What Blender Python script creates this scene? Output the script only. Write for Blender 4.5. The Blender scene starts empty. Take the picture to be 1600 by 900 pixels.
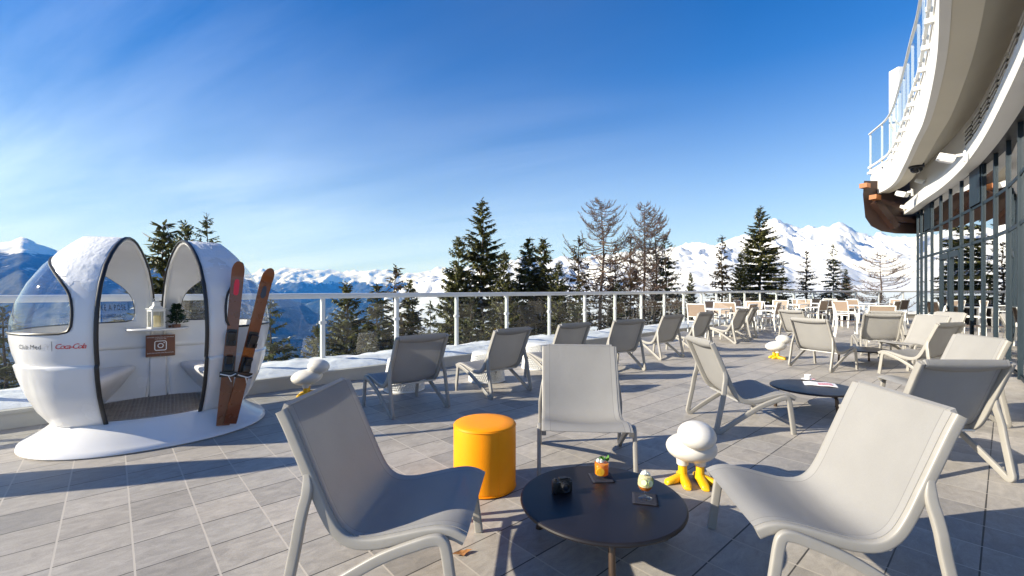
import bpy, bmesh, math, random
from mathutils import Vector, Matrix, noise
import numpy as np

rnd = random.Random(7)
scene = bpy.context.scene
COL = scene.collection
R = math.radians
F, U0, V0, CAMH = 695.0, 800.0, 452.0, 1.3      # focal length in photo pixels, principal column, horizon row, eye height


def at(u, v, z=0.0):
    """point at height z that the photo shows at pixel (u, v)"""
    y = (CAMH - z) * F / (v - V0)
    return Vector(((u - U0) / F * y, y, z))


# ------------------------------------------------------------------ materials
def nt(name):
    m = bpy.data.materials.new(name)
    m.use_nodes = True
    t = m.node_tree
    t.nodes.clear()
    out = t.nodes.new('ShaderNodeOutputMaterial')
    return m, t, out


def N(t, kind, **kw):
    n = t.nodes.new(kind)
    for k, v in kw.items():
        if k.startswith('i_'):
            key = k[2:]
            key = int(key) if key.isdigit() else key.replace('_', ' ')
            n.inputs[key].default_value = v
        else:
            setattr(n, k, v)
    return n


def L(t, a, b):
    t.links.new(a, b)


def math_n(t, op, a, b=None, c=None):
    n = t.nodes.new('ShaderNodeMath')
    n.operation = op
    for i, x in enumerate((a, b, c)):
        if x is None:
            continue
        if isinstance(x, (int, float)):
            n.inputs[i].default_value = x
        else:
            t.links.new(x, n.inputs[i])
    return n.outputs[0]


def mixc(t, fac, a, b):
    n = t.nodes.new('ShaderNodeMix')
    n.data_type = 'RGBA'
    for s, x in ((0, fac), (6, a), (7, b)):
        if hasattr(x, 'default_value') or hasattr(x, 'is_linked'):
            t.links.new(x, n.inputs[s])
        else:
            n.inputs[s].default_value = x if s == 0 else (*x, 1)[:4]
    return n.outputs[2]


def mat(name, col, rough=0.5, metal=0.0, var=0.08, vscale=6.0, bump=0.0, bscale=80.0, spec=0.5, transl=None, coat=0.0):
    m, t, out = nt(name)
    p = N(t, 'ShaderNodeBsdfPrincipled', i_Roughness=rough, i_Metallic=metal)
    p.inputs['Specular IOR Level'].default_value = spec
    p.inputs['Coat Weight'].default_value = coat
    tc = N(t, 'ShaderNodeTexCoord')
    nz = N(t, 'ShaderNodeTexNoise', i_Scale=vscale, i_Detail=5.0)
    L(t, tc.outputs['Object'], nz.inputs['Vector'])
    lo = tuple(max(0, c * (1 - var)) for c in col)
    hi = tuple(min(1, c * (1 + var)) for c in col)
    cr = N(t, 'ShaderNodeValToRGB')
    cr.color_ramp.elements[0].position = .3
    cr.color_ramp.elements[1].position = .7
    cr.color_ramp.elements[0].color = (*lo, 1)
    cr.color_ramp.elements[1].color = (*hi, 1)
    L(t, nz.outputs['Fac'], cr.inputs[0])
    L(t, cr.outputs[0], p.inputs['Base Color'])
    rr = math_n(t, 'MULTIPLY_ADD', nz.outputs['Fac'], .16, rough - .08)
    L(t, rr, p.inputs['Roughness'])
    if bump:
        n2 = N(t, 'ShaderNodeTexNoise', i_Scale=bscale, i_Detail=3.0)
        L(t, tc.outputs['Object'], n2.inputs['Vector'])
        b = N(t, 'ShaderNodeBump', i_Strength=bump, i_Distance=.01)
        L(t, n2.outputs['Fac'], b.inputs['Height'])
        L(t, b.outputs[0], p.inputs['Normal'])
    sh = p.outputs[0]
    if transl:
        tr = N(t, 'ShaderNodeBsdfTranslucent')
        L(t, cr.outputs[0], tr.inputs['Color'])
        mx = N(t, 'ShaderNodeMixShader', i_0=transl)
        L(t, sh, mx.inputs[1])
        L(t, tr.outputs[0], mx.inputs[2])
        sh = mx.outputs[0]
    L(t, sh, out.inputs[0])
    return m


def glass_mat(name, tint, ior=1.5, rough=0.0, dirt=0.0, dirt_col=(.9, .92, .95), snow=False, dens=1.0, solid=True):
    """thin pane: clear transmission with a fresnel mirror on top; optional clinging snow or dust"""
    m, t, out = nt(name)
    tr = N(t, 'ShaderNodeBsdfTransparent')
    tr.inputs[0].default_value = (*tint, 1)
    gl = N(t, 'ShaderNodeBsdfGlossy', i_Roughness=rough)
    gl.inputs[0].default_value = (1, 1, 1, 1)
    # Schlick reflectance from the facing angle; only the outer side of a solid pane mirrors
    lw = N(t, 'ShaderNodeLayerWeight', i_Blend=.5)
    f0 = ((ior - 1) / (ior + 1)) ** 2
    f2 = math_n(t, 'MULTIPLY_ADD', math_n(t, 'POWER', lw.outputs['Facing'], 5.0), dens * (1 - f0), dens * f0 * 1.6)
    if solid:
        geo = N(t, 'ShaderNodeNewGeometry')
        f2 = math_n(t, 'MULTIPLY', f2, math_n(t, 'SUBTRACT', 1.0, geo.outputs['Backfacing']))
    mx = N(t, 'ShaderNodeMixShader')
    L(t, f2, mx.inputs[0])
    L(t, tr.outputs[0], mx.inputs[1])
    L(t, gl.outputs[0], mx.inputs[2])
    sh = mx.outputs[0]
    if dirt or snow:
        tc = N(t, 'ShaderNodeTexCoord')
        df = N(t, 'ShaderNodeBsdfDiffuse')
        df.inputs[0].default_value = (*dirt_col, 1)
        nz = N(t, 'ShaderNodeTexNoise', i_Scale=3.0, i_Detail=8.0, i_Roughness=.7)
        L(t, tc.outputs['Object'], nz.inputs['Vector'])
        if snow:
            sp = N(t, 'ShaderNodeSeparateXYZ')
            L(t, tc.outputs['Object'], sp.inputs[0])
            n2 = N(t, 'ShaderNodeTexNoise', i_Scale=55.0, i_Detail=4.0, i_Roughness=.75)
            L(t, tc.outputs['Object'], n2.inputs['Vector'])
            hgt = math_n(t, 'MULTIPLY_ADD', sp.outputs[2], -.42, .54)
            k = math_n(t, 'ADD', math_n(t, 'MULTIPLY', nz.outputs[0], .75), hgt)
            k = math_n(t, 'ADD', k, math_n(t, 'MULTIPLY', n2.outputs[0], .9))
            k = math_n(t, 'SUBTRACT', k, 1.08)
            fac = math_n(t, 'MULTIPLY', k, 9.0)
            fac.node.use_clamp = True
            fac = math_n(t, 'MULTIPLY', fac, .85)
            fac = math_n(t, 'ADD', fac, dirt)
        else:
            fac = math_n(t, 'MULTIPLY', nz.outputs[0], dirt)
        m2 = N(t, 'ShaderNodeMixShader')
        L(t, fac, m2.inputs[0])
        L(t, sh, m2.inputs[1])
        L(t, df.outputs[0], m2.inputs[2])
        sh = m2.outputs[0]
    L(t, sh, out.inputs[0])
    return m


A = Vector((.743, .669, 0))          # tile row direction, also the long direction of the terrace edge
D1 = Vector((-.669, .743, 0))


def deck_material():
    m, t, out = nt('terrace_tiles')
    tc = N(t, 'ShaderNodeTexCoord')
    mp = N(t, 'ShaderNodeVectorRotate', rotation_type='Z_AXIS', i_Angle=-math.atan2(A.y, A.x))
    L(t, tc.outputs['Object'], mp.inputs['Vector'])
    sp = N(t, 'ShaderNodeSeparateXYZ')
    L(t, mp.outputs[0], sp.inputs[0])
    S = .29
    u = math_n(t, 'DIVIDE', math_n(t, 'SUBTRACT', sp.outputs[0], .080), S)
    v = math_n(t, 'DIVIDE', math_n(t, 'SUBTRACT', sp.outputs[1], 2.981), S)
    # uneven joints: the two directions differ in width and tone
    wob = N(t, 'ShaderNodeTexNoise', i_Scale=1.3, i_Detail=2.0)
    L(t, tc.outputs['Object'], wob.inputs['Vector'])

    def dist(x):
        fr = math_n(t, 'FRACT', x)
        return math_n(t, 'MULTIPLY', math_n(t, 'MINIMUM', fr, math_n(t, 'SUBTRACT', 1.0, fr)), S)
    du, dv = dist(u), dist(v)
    ju = math_n(t, 'LESS_THAN', du, .0042)
    jv = math_n(t, 'LESS_THAN', dv, math_n(t, 'MULTIPLY_ADD', wob.outputs[0], .0050, .0009))
    cell = N(t, 'ShaderNodeCombineXYZ')
    L(t, math_n(t, 'FLOOR', u), cell.inputs[0])
    L(t, math_n(t, 'FLOOR', v), cell.inputs[1])
    wn = N(t, 'ShaderNodeTexWhiteNoise', noise_dimensions='2D')
    L(t, cell.outputs[0], wn.inputs['Vector'])
    # streaky stone grain along the row, shifted per tile
    off = N(t, 'ShaderNodeVectorMath', operation='MULTIPLY_ADD')
    L(t, wn.outputs['Color'], off.inputs[0])
    off.inputs[1].default_value = (7, 7, 7)
    L(t, mp.outputs[0], off.inputs[2])
    sc = N(t, 'ShaderNodeVectorMath', operation='MULTIPLY')
    L(t, off.outputs[0], sc.inputs[0])
    sc.inputs[1].default_value = (9, 17, 9)
    g = N(t, 'ShaderNodeTexNoise', i_Scale=1.0, i_Detail=8.0, i_Roughness=.7, i_Distortion=.9)
    L(t, sc.outputs[0], g.inputs['Vector'])
    fine = N(t, 'ShaderNodeTexNoise', i_Scale=160.0, i_Detail=2.0)
    L(t, tc.outputs['Object'], fine.inputs['Vector'])
    cr = N(t, 'ShaderNodeValToRGB')
    el = cr.color_ramp.elements
    el[0].position, el[0].color = .0, (.262, .245, .225, 1)
    el[1].position, el[1].color = 1., (.385, .352, .315, 1)
    e = el.new(.35)
    e.color = (.352, .322, .286, 1)
    e = el.new(.7)
    e.color = (.322, .302, .278, 1)
    L(t, wn.outputs['Value'], cr.inputs[0])
    val = math_n(t, 'ADD', math_n(t, 'MULTIPLY', g.outputs[0], 1.05), math_n(t, 'MULTIPLY', fine.outputs[0], .42))
    val = math_n(t, 'ADD', val, .27)
    big = N(t, 'ShaderNodeTexNoise', i_Scale=1.1, i_Detail=7.0, i_Roughness=.62)
    L(t, tc.outputs['Object'], big.inputs['Vector'])
    val = math_n(t, 'MULTIPLY', val, math_n(t, 'MULTIPLY_ADD', big.outputs[0], .8, .60))
    mul = N(t, 'ShaderNodeVectorMath', operation='SCALE')
    L(t, cr.outputs[0], mul.inputs[0])
    L(t, val, mul.inputs['Scale'])
    c = mixc(t, jv, mul.outputs[0], (.060, .056, .052))
    c = mixc(t, ju, c, (.45, .41, .36))
    p = N(t, 'ShaderNodeBsdfPrincipled')
    L(t, c, p.inputs['Base Color'])
    L(t, math_n(t, 'MULTIPLY_ADD', g.outputs[0], .3, .42), p.inputs['Roughness'])
    p.inputs['Specular IOR Level'].default_value = .35
    h = math_n(t, 'MULTIPLY', g.outputs[0], .5)
    h = math_n(t, 'ADD', h, math_n(t, 'MULTIPLY', fine.outputs[0], .3))
    h = math_n(t, 'SUBTRACT', h, math_n(t, 'MULTIPLY', math_n(t, 'MAXIMUM', ju, jv), .8))
    b = N(t, 'ShaderNodeBump', i_Strength=.35, i_Distance=.004)
    L(t, h, b.inputs['Height'])
    L(t, b.outputs[0], p.inputs['Normal'])
    L(t, p.outputs[0], out.inputs[0])
    return m


def sling_material(name, col, transl, clear):
    """woven mesh fabric: diffuse weave, some light bleeding through and tiny see-through holes"""
    m, t, out = nt(name)
    tc = N(t, 'ShaderNodeTexCoord')
    p = N(t, 'ShaderNodeBsdfPrincipled', i_Roughness=.55)
    p.inputs['Specular IOR Level'].default_value = .4
    w = N(t, 'ShaderNodeTexNoise', i_Scale=420.0, i_Detail=1.0)
    L(t, tc.outputs['Object'], w.inputs['Vector'])
    st = N(t, 'ShaderNodeTexNoise', i_Scale=5.0, i_Detail=3.0)
    L(t, tc.outputs['Object'], st.inputs['Vector'])
    k = math_n(t, 'MULTIPLY_ADD', w.outputs[0], .24, .80)
    k = math_n(t, 'ADD', k, math_n(t, 'MULTIPLY', st.outputs[0], .16))
    sc = N(t, 'ShaderNodeVectorMath', operation='SCALE')
    sc.inputs[0].default_value = col
    L(t, k, sc.inputs['Scale'])
    # welded hem along both edges with its stitch line, and soft creases
    sy = N(t, 'ShaderNodeSeparateXYZ')
    L(t, tc.outputs['Object'], sy.inputs[0])
    ay = math_n(t, 'ABSOLUTE', sy.outputs[1])
    hem = math_n(t, 'GREATER_THAN', ay, .254)
    stitch = math_n(t, 'LESS_THAN', math_n(t, 'ABSOLUTE', math_n(t, 'SUBTRACT', ay, .252)), .0022)
    k = math_n(t, 'MULTIPLY', k, math_n(t, 'MULTIPLY_ADD', hem, .08, 1.0))
    k = math_n(t, 'MULTIPLY', k, math_n(t, 'MULTIPLY_ADD', stitch, -.22, 1.0))
    L(t, k, sc.inputs['Scale'])
    L(t, sc.outputs[0], p.inputs['Base Color'])
    cre = N(t, 'ShaderNodeTexNoise', i_Scale=9.0, i_Detail=3.0, i_Distortion=1.2)
    L(t, tc.outputs['Object'], cre.inputs['Vector'])
    b = N(t, 'ShaderNodeBump', i_Strength=.30, i_Distance=.004)
    L(t, math_n(t, 'ADD', math_n(t, 'MULTIPLY', w.outputs[0], .35), math_n(t, 'MULTIPLY', cre.outputs[0], 1.6)), b.inputs['Height'])
    L(t, b.outputs[0], p.inputs['Normal'])
    tr = N(t, 'ShaderNodeBsdfTranslucent')
    L(t, sc.outputs[0], tr.inputs['Color'])
    mx = N(t, 'ShaderNodeMixShader', i_0=transl)
    L(t, p.outputs[0], mx.inputs[1])
    L(t, tr.outputs[0], mx.inputs[2])
    tp = N(t, 'ShaderNodeBsdfTransparent')
    m2 = N(t, 'ShaderNodeMixShader', i_0=clear)
    L(t, mx.outputs[0], m2.inputs[1])
    L(t, tp.outputs[0], m2.inputs[2])
    L(t, m2.outputs[0], out.inputs[0])
    return m


def foliage_material(name, dark, light, snowy=1.0):
    m, t, out = nt(name)
    geo = N(t, 'ShaderNodeNewGeometry')
    cr = N(t, 'ShaderNodeValToRGB')
    cr.color_ramp.elements[0].color = (*dark, 1)
    cr.color_ramp.elements[1].color = (*light, 1)
    oi = N(t, 'ShaderNodeObjectInfo')
    k = math_n(t, 'ADD', math_n(t, 'MULTIPLY', geo.outputs['Random Per Island'], .8), math_n(t, 'MULTIPLY', oi.outputs['Random'], .2))
    L(t, k, cr.inputs[0])
    fleck = math_n(t, 'GREATER_THAN', geo.outputs['Random Per Island'], .965)
    fc = mixc(t, math_n(t, 'MULTIPLY', fleck, snowy), cr.outputs[0], (.8, .82, .86))
    p = N(t, 'ShaderNodeBsdfPrincipled', i_Roughness=.6)
    p.inputs['Specular IOR Level'].default_value = .3
    L(t, fc, p.inputs['Base Color'])
    tr = N(t, 'ShaderNodeBsdfTranslucent')
    L(t, cr.outputs[0], tr.inputs['Color'])
    mx = N(t, 'ShaderNodeMixShader', i_0=.25)
    L(t, p.outputs[0], mx.inputs[1])
    L(t, tr.outputs[0], mx.inputs[2])
    L(t, mx.outputs[0], out.inputs[0])
    return m


def snow_material(name, scale=1.0, bump=.4):
    m, t, out = nt(name)
    tc = N(t, 'ShaderNodeTexCoord')
    n1 = N(t, 'ShaderNodeTexNoise', i_Scale=1.2 * scale, i_Detail=8.0, i_Roughness=.6)
    L(t, tc.outputs['Object'], n1.inputs['Vector'])
    p = N(t, 'ShaderNodeBsdfPrincipled', i_Roughness=.7)
    p.inputs['Specular IOR Level'].default_value = .25
    L(t, mixc(t, n1.outputs[0], (.66, .675, .70), (.74, .745, .755)), p.inputs['Base Color'])
    b = N(t, 'ShaderNodeBump', i_Strength=bump, i_Distance=.12 / scale)
    L(t, n1.outputs[0], b.inputs['Height'])
    L(t, b.outputs[0], p.inputs['Normal'])
    L(t, p.outputs[0], out.inputs[0])
    return m


def mountain_material(name, forest_top, forest_w, rock=.5, scale=1.0, rockslope=.62):
    """snow on gentle ground, bare rock where steep, dark forest below the tree line with snowy clearings"""
    m, t, out = nt(name)
    geo = N(t, 'ShaderNodeNewGeometry')
    sp = N(t, 'ShaderNodeSeparateXYZ')
    L(t, geo.outputs['Position'], sp.inputs[0])
    sn = N(t, 'ShaderNodeSeparateXYZ')
    L(t, geo.outputs['Normal'], sn.inputs[0])
    n1 = N(t, 'ShaderNodeTexNoise', i_Scale=.006 * scale, i_Detail=10.0, i_Roughness=.62)
    L(t, geo.outputs['Position'], n1.inputs['Vector'])
    # stretched noise: avalanche gullies and ski runs
    vm = N(t, 'ShaderNodeVectorMath', operation='MULTIPLY')
    L(t, geo.outputs['Position'], vm.inputs[0])
    vm.inputs[1].default_value = (.012 * scale, .0022 * scale, .004 * scale)
    n2 = N(t, 'ShaderNodeTexNoise', i_Scale=1.0, i_Detail=7.0, i_Roughness=.6, i_Distortion=1.0)
    L(t, vm.outputs[0], n2.inputs['Vector'])
    n3 = N(t, 'ShaderNodeTexNoise', i_Scale=.03 * scale, i_Detail=6.0, i_Roughness=.7)
    L(t, geo.outputs['Position'], n3.inputs['Vector'])
    hz = math_n(t, 'ADD', sp.outputs[2], math_n(t, 'MULTIPLY', math_n(t, 'SUBTRACT', n1.outputs[0], .5), forest_w * 2.2))
    hz = math_n(t, 'ADD', hz, math_n(t, 'MULTIPLY', math_n(t, 'SUBTRACT', n2.outputs[0], .5), forest_w * 2.2))
    f = math_n(t, 'DIVIDE', math_n(t, 'SUBTRACT', forest_top, hz), forest_w * .22)
    f.node.use_clamp = True
    clearing = math_n(t, 'MULTIPLY', math_n(t, 'SUBTRACT', .70, n2.outputs[0]), 14.0)
    clearing.node.use_clamp = True
    f = math_n(t, 'MULTIPLY', f, clearing)
    f = math_n(t, 'MULTIPLY', f, math_n(t, 'MULTIPLY_ADD', n3.outputs[0], .35, .80))
    f.node.use_clamp = True
    st = math_n(t, 'ADD', sn.outputs[2], math_n(t, 'MULTIPLY', math_n(t, 'SUBTRACT', n3.outputs[0], .5), .55))
    rk = math_n(t, 'MULTIPLY', math_n(t, 'SUBTRACT', rockslope, st), 7.0)
    rk.node.use_clamp = True
    rk = math_n(t, 'MULTIPLY', rk, rock)
    c = mixc(t, rk, (.68, .69, .71), (.10, .095, .095))
    c = mixc(t, f, c, (.018, .027, .024))
    p = N(t, 'ShaderNodeBsdfPrincipled', i_Roughness=.8)
    p.inputs['Specular IOR Level'].default_value = .1
    L(t, c, p.inputs['Base Color'])
    b = N(t, 'ShaderNodeBump', i_Strength=.35, i_Distance=14.0 / scale)
    L(t, n3.outputs[0], b.inputs['Height'])
    L(t, b.outputs[0], p.inputs['Normal'])
    L(t, p.outputs[0], out.inputs[0])
    return m


M = {}
M['tiles'] = deck_material()
M['sling'] = sling_material('grey_mesh_fabric', (.365, .356, .345), .30, .07)
M['taupe'] = sling_material('taupe_mesh_fabric', (.295, .222, .172), .12, .04)
M['frame'] = mat('beige_grey_powder_coat', (.285, .272, .25), .42, 0, .05, 12, .05, 300)
M['bar'] = mat('brushed_cross_bar', (.62, .61, .59), .3, .6, .05, 20)
M['white'] = mat('white_painted_metal', (.70, .70, .68), .35, 0, .04, 8)
M['gel'] = mat('white_gelcoat', (.70, .69, .68), .24, 0, .035, 3, .03, 25, coat=.3)
M['gel_in'] = mat('white_moulded_interior', (.66, .645, .635), .4, 0, .07, 5, .04, 40)
M['frost'] = snow_material('frost_crust', 45, .8)
M['rubber'] = mat('black_rubber', (.018, .017, .017), .42, 0, .2, 20)
M['gasket_lip'] = mat('pale_rim_lining', (.72, .69, .64), .35)
M['orange'] = mat('orange_leather', (.90, .30, .003), .46, 0, .05, 5, .12, 160, spec=.22)
M['egg'] = mat('white_moulded_plastic', (.62, .595, .55), .34, 0, .04, 6, .03, 60)
M['yellow'] = mat('yellow_moulded_plastic', (.74, .41, .006), .36, 0, .06, 9, .04, 60)
M['table'] = mat('dark_bronze_table_top', (.013, .011, .0125), .40, 0, .25, 5, .05, 400, spec=.35)
M['table_leg'] = mat('bronze_tube', (.085, .058, .042), .35, .5, .1, 20)
M['wood_ski'] = mat('varnished_walnut', (.165, .042, .011), .28, 0, .3, 4, coat=.4)
M['binding'] = mat('black_binding_plastic', (.012, .012, .013), .35, 0, .2, 30)
M['red'] = mat('red_sticker', (.72, .015, .045), .4)
M['plate'] = mat('worn_chequer_plate', (.30, .27, .245), .38, .65, .2, 14)
M['sign'] = mat('brown_sign_board', (.15, .045, .014), .4, 0, .15, 12)
M['sign_white'] = mat('white_lettering', (.85, .84, .82), .5)
M['navy'] = mat('navy_lettering', (.03, .045, .075), .5)
M['redtext'] = mat('red_lettering', (.62, .015, .02), .5)
M['black'] = mat('black_camera_body', (.011, .011, .012), .4, 0, .2, 40, .2, 300)
M['lens'] = mat('dark_lens_glass', (.01, .012, .02), .05, 0, .1, 9, spec=1.0)
M['chrome'] = mat('chrome', (.7, .7, .7), .2, 1.0)
M['napkin'] = mat('navy_paper_napkin', (.010, .012, .024), .85, 0, .15, 30, .2, 200)
M['juice'] = mat('orange_juice', (.93, .33, .01), .25, 0, .08, 40, transl=.35)
M['slice'] = mat('orange_slice', (.95, .55, .03), .35, 0, .1, 60, transl=.3)
M['amber'] = mat('amber_drink', (.62, .20, .02), .2, 0, .4, 90, transl=.35)
M['ice'] = mat('crushed_ice', (.80, .84, .80), .15, 0, .1, 120, .5, 90, transl=.35)
M['lime_drink'] = mat('pale_green_crushed_ice', (.80, .72, .42), .2, 0, .25, 110, .4, 120, transl=.35)
M['mint'] = mat('mint_leaf', (.09, .26, .03), .5, 0, .3, 60, transl=.3)
M['cucumber'] = mat('cucumber_slice', (.74, .77, .50), .3, 0, .1, 120, transl=.2)
M['cuc_skin'] = mat('cucumber_skin', (.28, .42, .08), .4)
M['glassware'] = glass_mat('clear_glassware', (.97, .98, .98), 1.5)
M['porcelain'] = mat('white_porcelain', (.84, .83, .82), .2)
M['paper'] = mat('magazine_paper', (.78, .77, .80), .45, 0, .05, 30)
M['paper_pink'] = mat('magazine_print', (.62, .30, .33), .45, 0, .5, 60)
M['candle'] = mat('ivory_candle', (.86, .74, .42), .5, transl=.3)
M['fir'] = foliage_material('fir_sprigs', (.012, .035, .02), (.05, .10, .05), 0.0)
M['bark'] = mat('dark_bark', (.07, .048, .036), .85, 0, .35, 6, .6, 20)
M['larch_bark'] = mat('grey_brown_bark', (.085, .058, .045), .85, 0, .3, 6, .5, 20)
M['larch_twig'] = mat('bare_larch_twigs', (.105, .066, .046), .8, 0, .3, 4)
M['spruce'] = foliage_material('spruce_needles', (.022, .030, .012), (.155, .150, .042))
M['spruce_dark'] = foliage_material('dark_spruce_needles', (.018, .027, .014), (.12, .125, .04))  # slightly darker needle tones for the loose-branched spruces
M['spruce_brown'] = foliage_material('sparse_brown_needles', (.04, .03, .015), (.12, .085, .035))
M['snow'] = snow_material('fresh_snow', 1.0, .5)
M['ledge_snow'] = snow_material('lumpy_snow', 5.0, .7)
M['kerb'] = mat('cream_render', (.46, .44, .40), .8, 0, .06, 2, .15, 90)
M['pane'] = glass_mat('balustrade_glass', (.93, .955, .94), 1.55, 0, .015, (.6, .62, .6), dens=.8)
M['pane_edge'] = mat('green_glass_edge', (.25, .34, .31), .15)
M['dome'] = glass_mat('acrylic_dome', (.95, .965, .98), 1.5, .025, .012, (.93, .94, .96), snow=True, dens=1.1, solid=False)
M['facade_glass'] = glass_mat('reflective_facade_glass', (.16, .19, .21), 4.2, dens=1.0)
M['mullion'] = mat('slate_blue_aluminium', (.011, .021, .031), .5, 0, .08, 4, spec=.25)
M['facade_white'] = mat('white_stucco', (.70, .685, .655), .7, 0, .03, 1.5, .06, 60)
M['soffit'] = mat('cream_soffit_paint', (.58, .535, .44), .7, 0, .04, 1.2)
M['louvre'] = mat('dark_louvre', (.03, .032, .034), .5)
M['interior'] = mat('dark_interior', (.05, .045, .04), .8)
M['timber'] = mat('brown_stained_timber', (.026, .010, .006), .6, 0, .25, 3, .1, 30)
M['timber_end'] = mat('orange_glulam', (.30, .105, .03), .6, 0, .2, 5)
M['cam_dark'] = mat('smoked_dome', (.012, .012, .013), .15, 0, .1, 9)
M['cream_foam'] = mat('cream_head_cushion', (.80, .68, .45), .7)
M['dark_set'] = mat('dark_brown_wicker', (.022, .017, .015), .6, 0, .3, 30)
M['leaf'] = mat('dry_leaf', (.33, .15, .05), .7, 0, .25, 60)
M['terracotta'] = mat('rustic_log_slices', (.20, .10, .06), .8, 0, .4, 60)
M['m_left'] = mountain_material('shaded_mountainside', 345, 60, .35, 1.0)
M['m_mid'] = mountain_material('distant_range_ground', 130, 130, .4, .8)
M['m_right'] = mountain_material('snow_mountain_ground', -330, 60, .55, 1.6, .50)
M['valley'] = mountain_material('valley_fields', -440, 60, 0, 1.3)


# ------------------------------------------------------------------ mesh helpers
def catmull(pts, n=8):
    P = [Vector(p) for p in pts]
    out = []
    for i in range(len(P) - 1):
        p0 = P[i - 1] if i else P[i] * 2 - P[i + 1]
        p1, p2 = P[i], P[i + 1]
        p3 = P[i + 2] if i + 2 < len(P) else P[i + 1] * 2 - P[i]
        for k in range(n):
            s = k / n
            out.append(.5 * ((2 * p1) + (p2 - p0) * s + (2 * p0 - 5 * p1 + 4 * p2 - p3) * s * s + (3 * p1 - p0 - 3 * p2 + p3) * s ** 3))
    out.append(P[-1])
    return out


class MB:
    def __init__(self):
        self.bm = bmesh.new()

    def box(self, c, s, m=None, bev=0.0):
        mm = Matrix.Translation(c) @ (m.to_4x4() if m else Matrix()) @ Matrix.Diagonal((*s, 1))
        r = bmesh.ops.create_cube(self.bm, size=1.0, matrix=mm)
        if bev:
            es = list({e for v in r['verts'] for e in v.link_edges})
            bmesh.ops.bevel(self.bm, geom=es, offset=bev, segments=2, profile=.7, affect='EDGES')
        return self

    def tube(self, pts, rx, ry=None, n=8, side=None, closed=False, sq=2.0, cap=True):
        P = [Vector(p) for p in pts]
        ry = rx if ry is None else ry
        K = len(P)
        rxs = rx if isinstance(rx, (list, tuple)) else [rx] * K
        rys = ry if isinstance(ry, (list, tuple)) else [ry] * K
        rings = []
        ref = None
        for i, p in enumerate(P):
            if closed:
                tg = P[(i + 1) % K] - P[i - 1]
            else:
                tg = P[min(i + 1, K - 1)] - P[max(i - 1, 0)]
            tg = tg.normalized() if tg.length > 1e-9 else Vector((0, 0, 1))
            if side is not None:
                a = Vector(side)
                a = (a - tg * a.dot(tg)).normalized()
            else:
                if ref is None:
                    ref = Vector((0, 0, 1)) if abs(tg.z) < .9 else Vector((1, 0, 0))
                a = ref - tg * ref.dot(tg)
                a = a.normalized() if a.length > 1e-6 else tg.orthogonal().normalized()
                ref = a
            b = tg.cross(a)
            ring = []
            for k in range(n):
                th = 2 * math.pi * (k + .5) / n
                cx, cy = math.cos(th), math.sin(th)
                e = 2 / sq
                ring.append(self.bm.verts.new(p + a * (rxs[i] * math.copysign(abs(cx) ** e, cx)) + b * (rys[i] * math.copysign(abs(cy) ** e, cy))))
            rings.append(ring)
        m = K if closed else K - 1
        for i in range(m):
            r0, r1 = rings[i], rings[(i + 1) % K]
            for k in range(n):
                self.bm.faces.new((r0[k], r0[(k + 1) % n], r1[(k + 1) % n], r1[k]))
        if not closed and cap:
            self.bm.faces.new(rings[0][::-1])
            self.bm.faces.new(rings[-1])
        return self

    def lathe(self, prof, n=32, c=(0, 0, 0), m=None):
        c = Vector(c)
        rings = []
        for r, z in prof:
            if r < 1e-6:
                p = Vector((0, 0, z))
                rings.append([self.bm.verts.new(c + (m @ p if m else p))])
            else:
                ring = []
                for k in range(n):
                    th = 2 * math.pi * k / n
                    p = Vector((r * math.cos(th), r * math.sin(th), z))
                    ring.append(self.bm.verts.new(c + (m @ p if m else p)))
                rings.append(ring)
        for a, b in zip(rings, rings[1:]):
            for k in range(n):
                k2 = (k + 1) % n
                if len(a) == 1 and len(b) == 1:
                    continue
                if len(a) == 1:
                    self.bm.faces.new((a[0], b[k2], b[k]))
                elif len(b) == 1:
                    self.bm.faces.new((a[k], a[k2], b[0]))
                else:
                    self.bm.faces.new((a[k], a[k2], b[k2], b[k]))
        return self

    def ellipsoid(self, c, r, m=None, seg=32, rings=18):
        mm = Matrix.Translation(c) @ (m.to_4x4() if m else Matrix()) @ Matrix.Diagonal((*r, 1))
        bmesh.ops.create_uvsphere(self.bm, u_segments=seg, v_segments=rings, radius=1.0, matrix=mm)
        return self

    def prism(self, poly, d0, d1, fn=None):
        """poly of 2-D points, extruded from d0 to d1; fn maps (a, b, d) to 3-D"""
        fn = fn or (lambda a, b, d: Vector((a, b, d)))
        lo = [self.bm.verts.new(fn(a, b, d0)) for a, b in poly]
        hi = [self.bm.verts.new(fn(a, b, d1)) for a, b in poly]
        n = len(poly)
        self.bm.faces.new(lo[::-1])
        self.bm.faces.new(hi)
        for k in range(n):
            self.bm.faces.new((lo[k], lo[(k + 1) % n], hi[(k + 1) % n], hi[k]))
        return self

    def sweep(self, sections, closed_section=True, cap=True):
        rings = [[self.bm.verts.new(p) for p in s] for s in sections]
        n = len(rings[0])
        m = n if closed_section else n - 1
        for a, b in zip(rings, rings[1:]):
            for k in range(m):
                self.bm.faces.new((a[k], a[(k + 1) % n], b[(k + 1) % n], b[k]))
        if closed_section and cap:
            self.bm.faces.new(rings[0][::-1])
            self.bm.faces.new(rings[-1])
        return self

    def build(self, name, m, parent=None, smooth=True, angle=40, mesh_only=False):
        bmesh.ops.recalc_face_normals(self.bm, faces=self.bm.faces)
        me = bpy.data.meshes.new(name)
        self.bm.to_mesh(me)
        self.bm.free()
        for mm in (m if isinstance(m, (list, tuple)) else [m]):
            me.materials.append(mm)
        if smooth:
            me.polygons.foreach_set('use_smooth', [True] * len(me.polygons))
            me.set_sharp_from_angle(angle=R(angle))
        if mesh_only:
            return me
        return put(name, me, parent)


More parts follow.
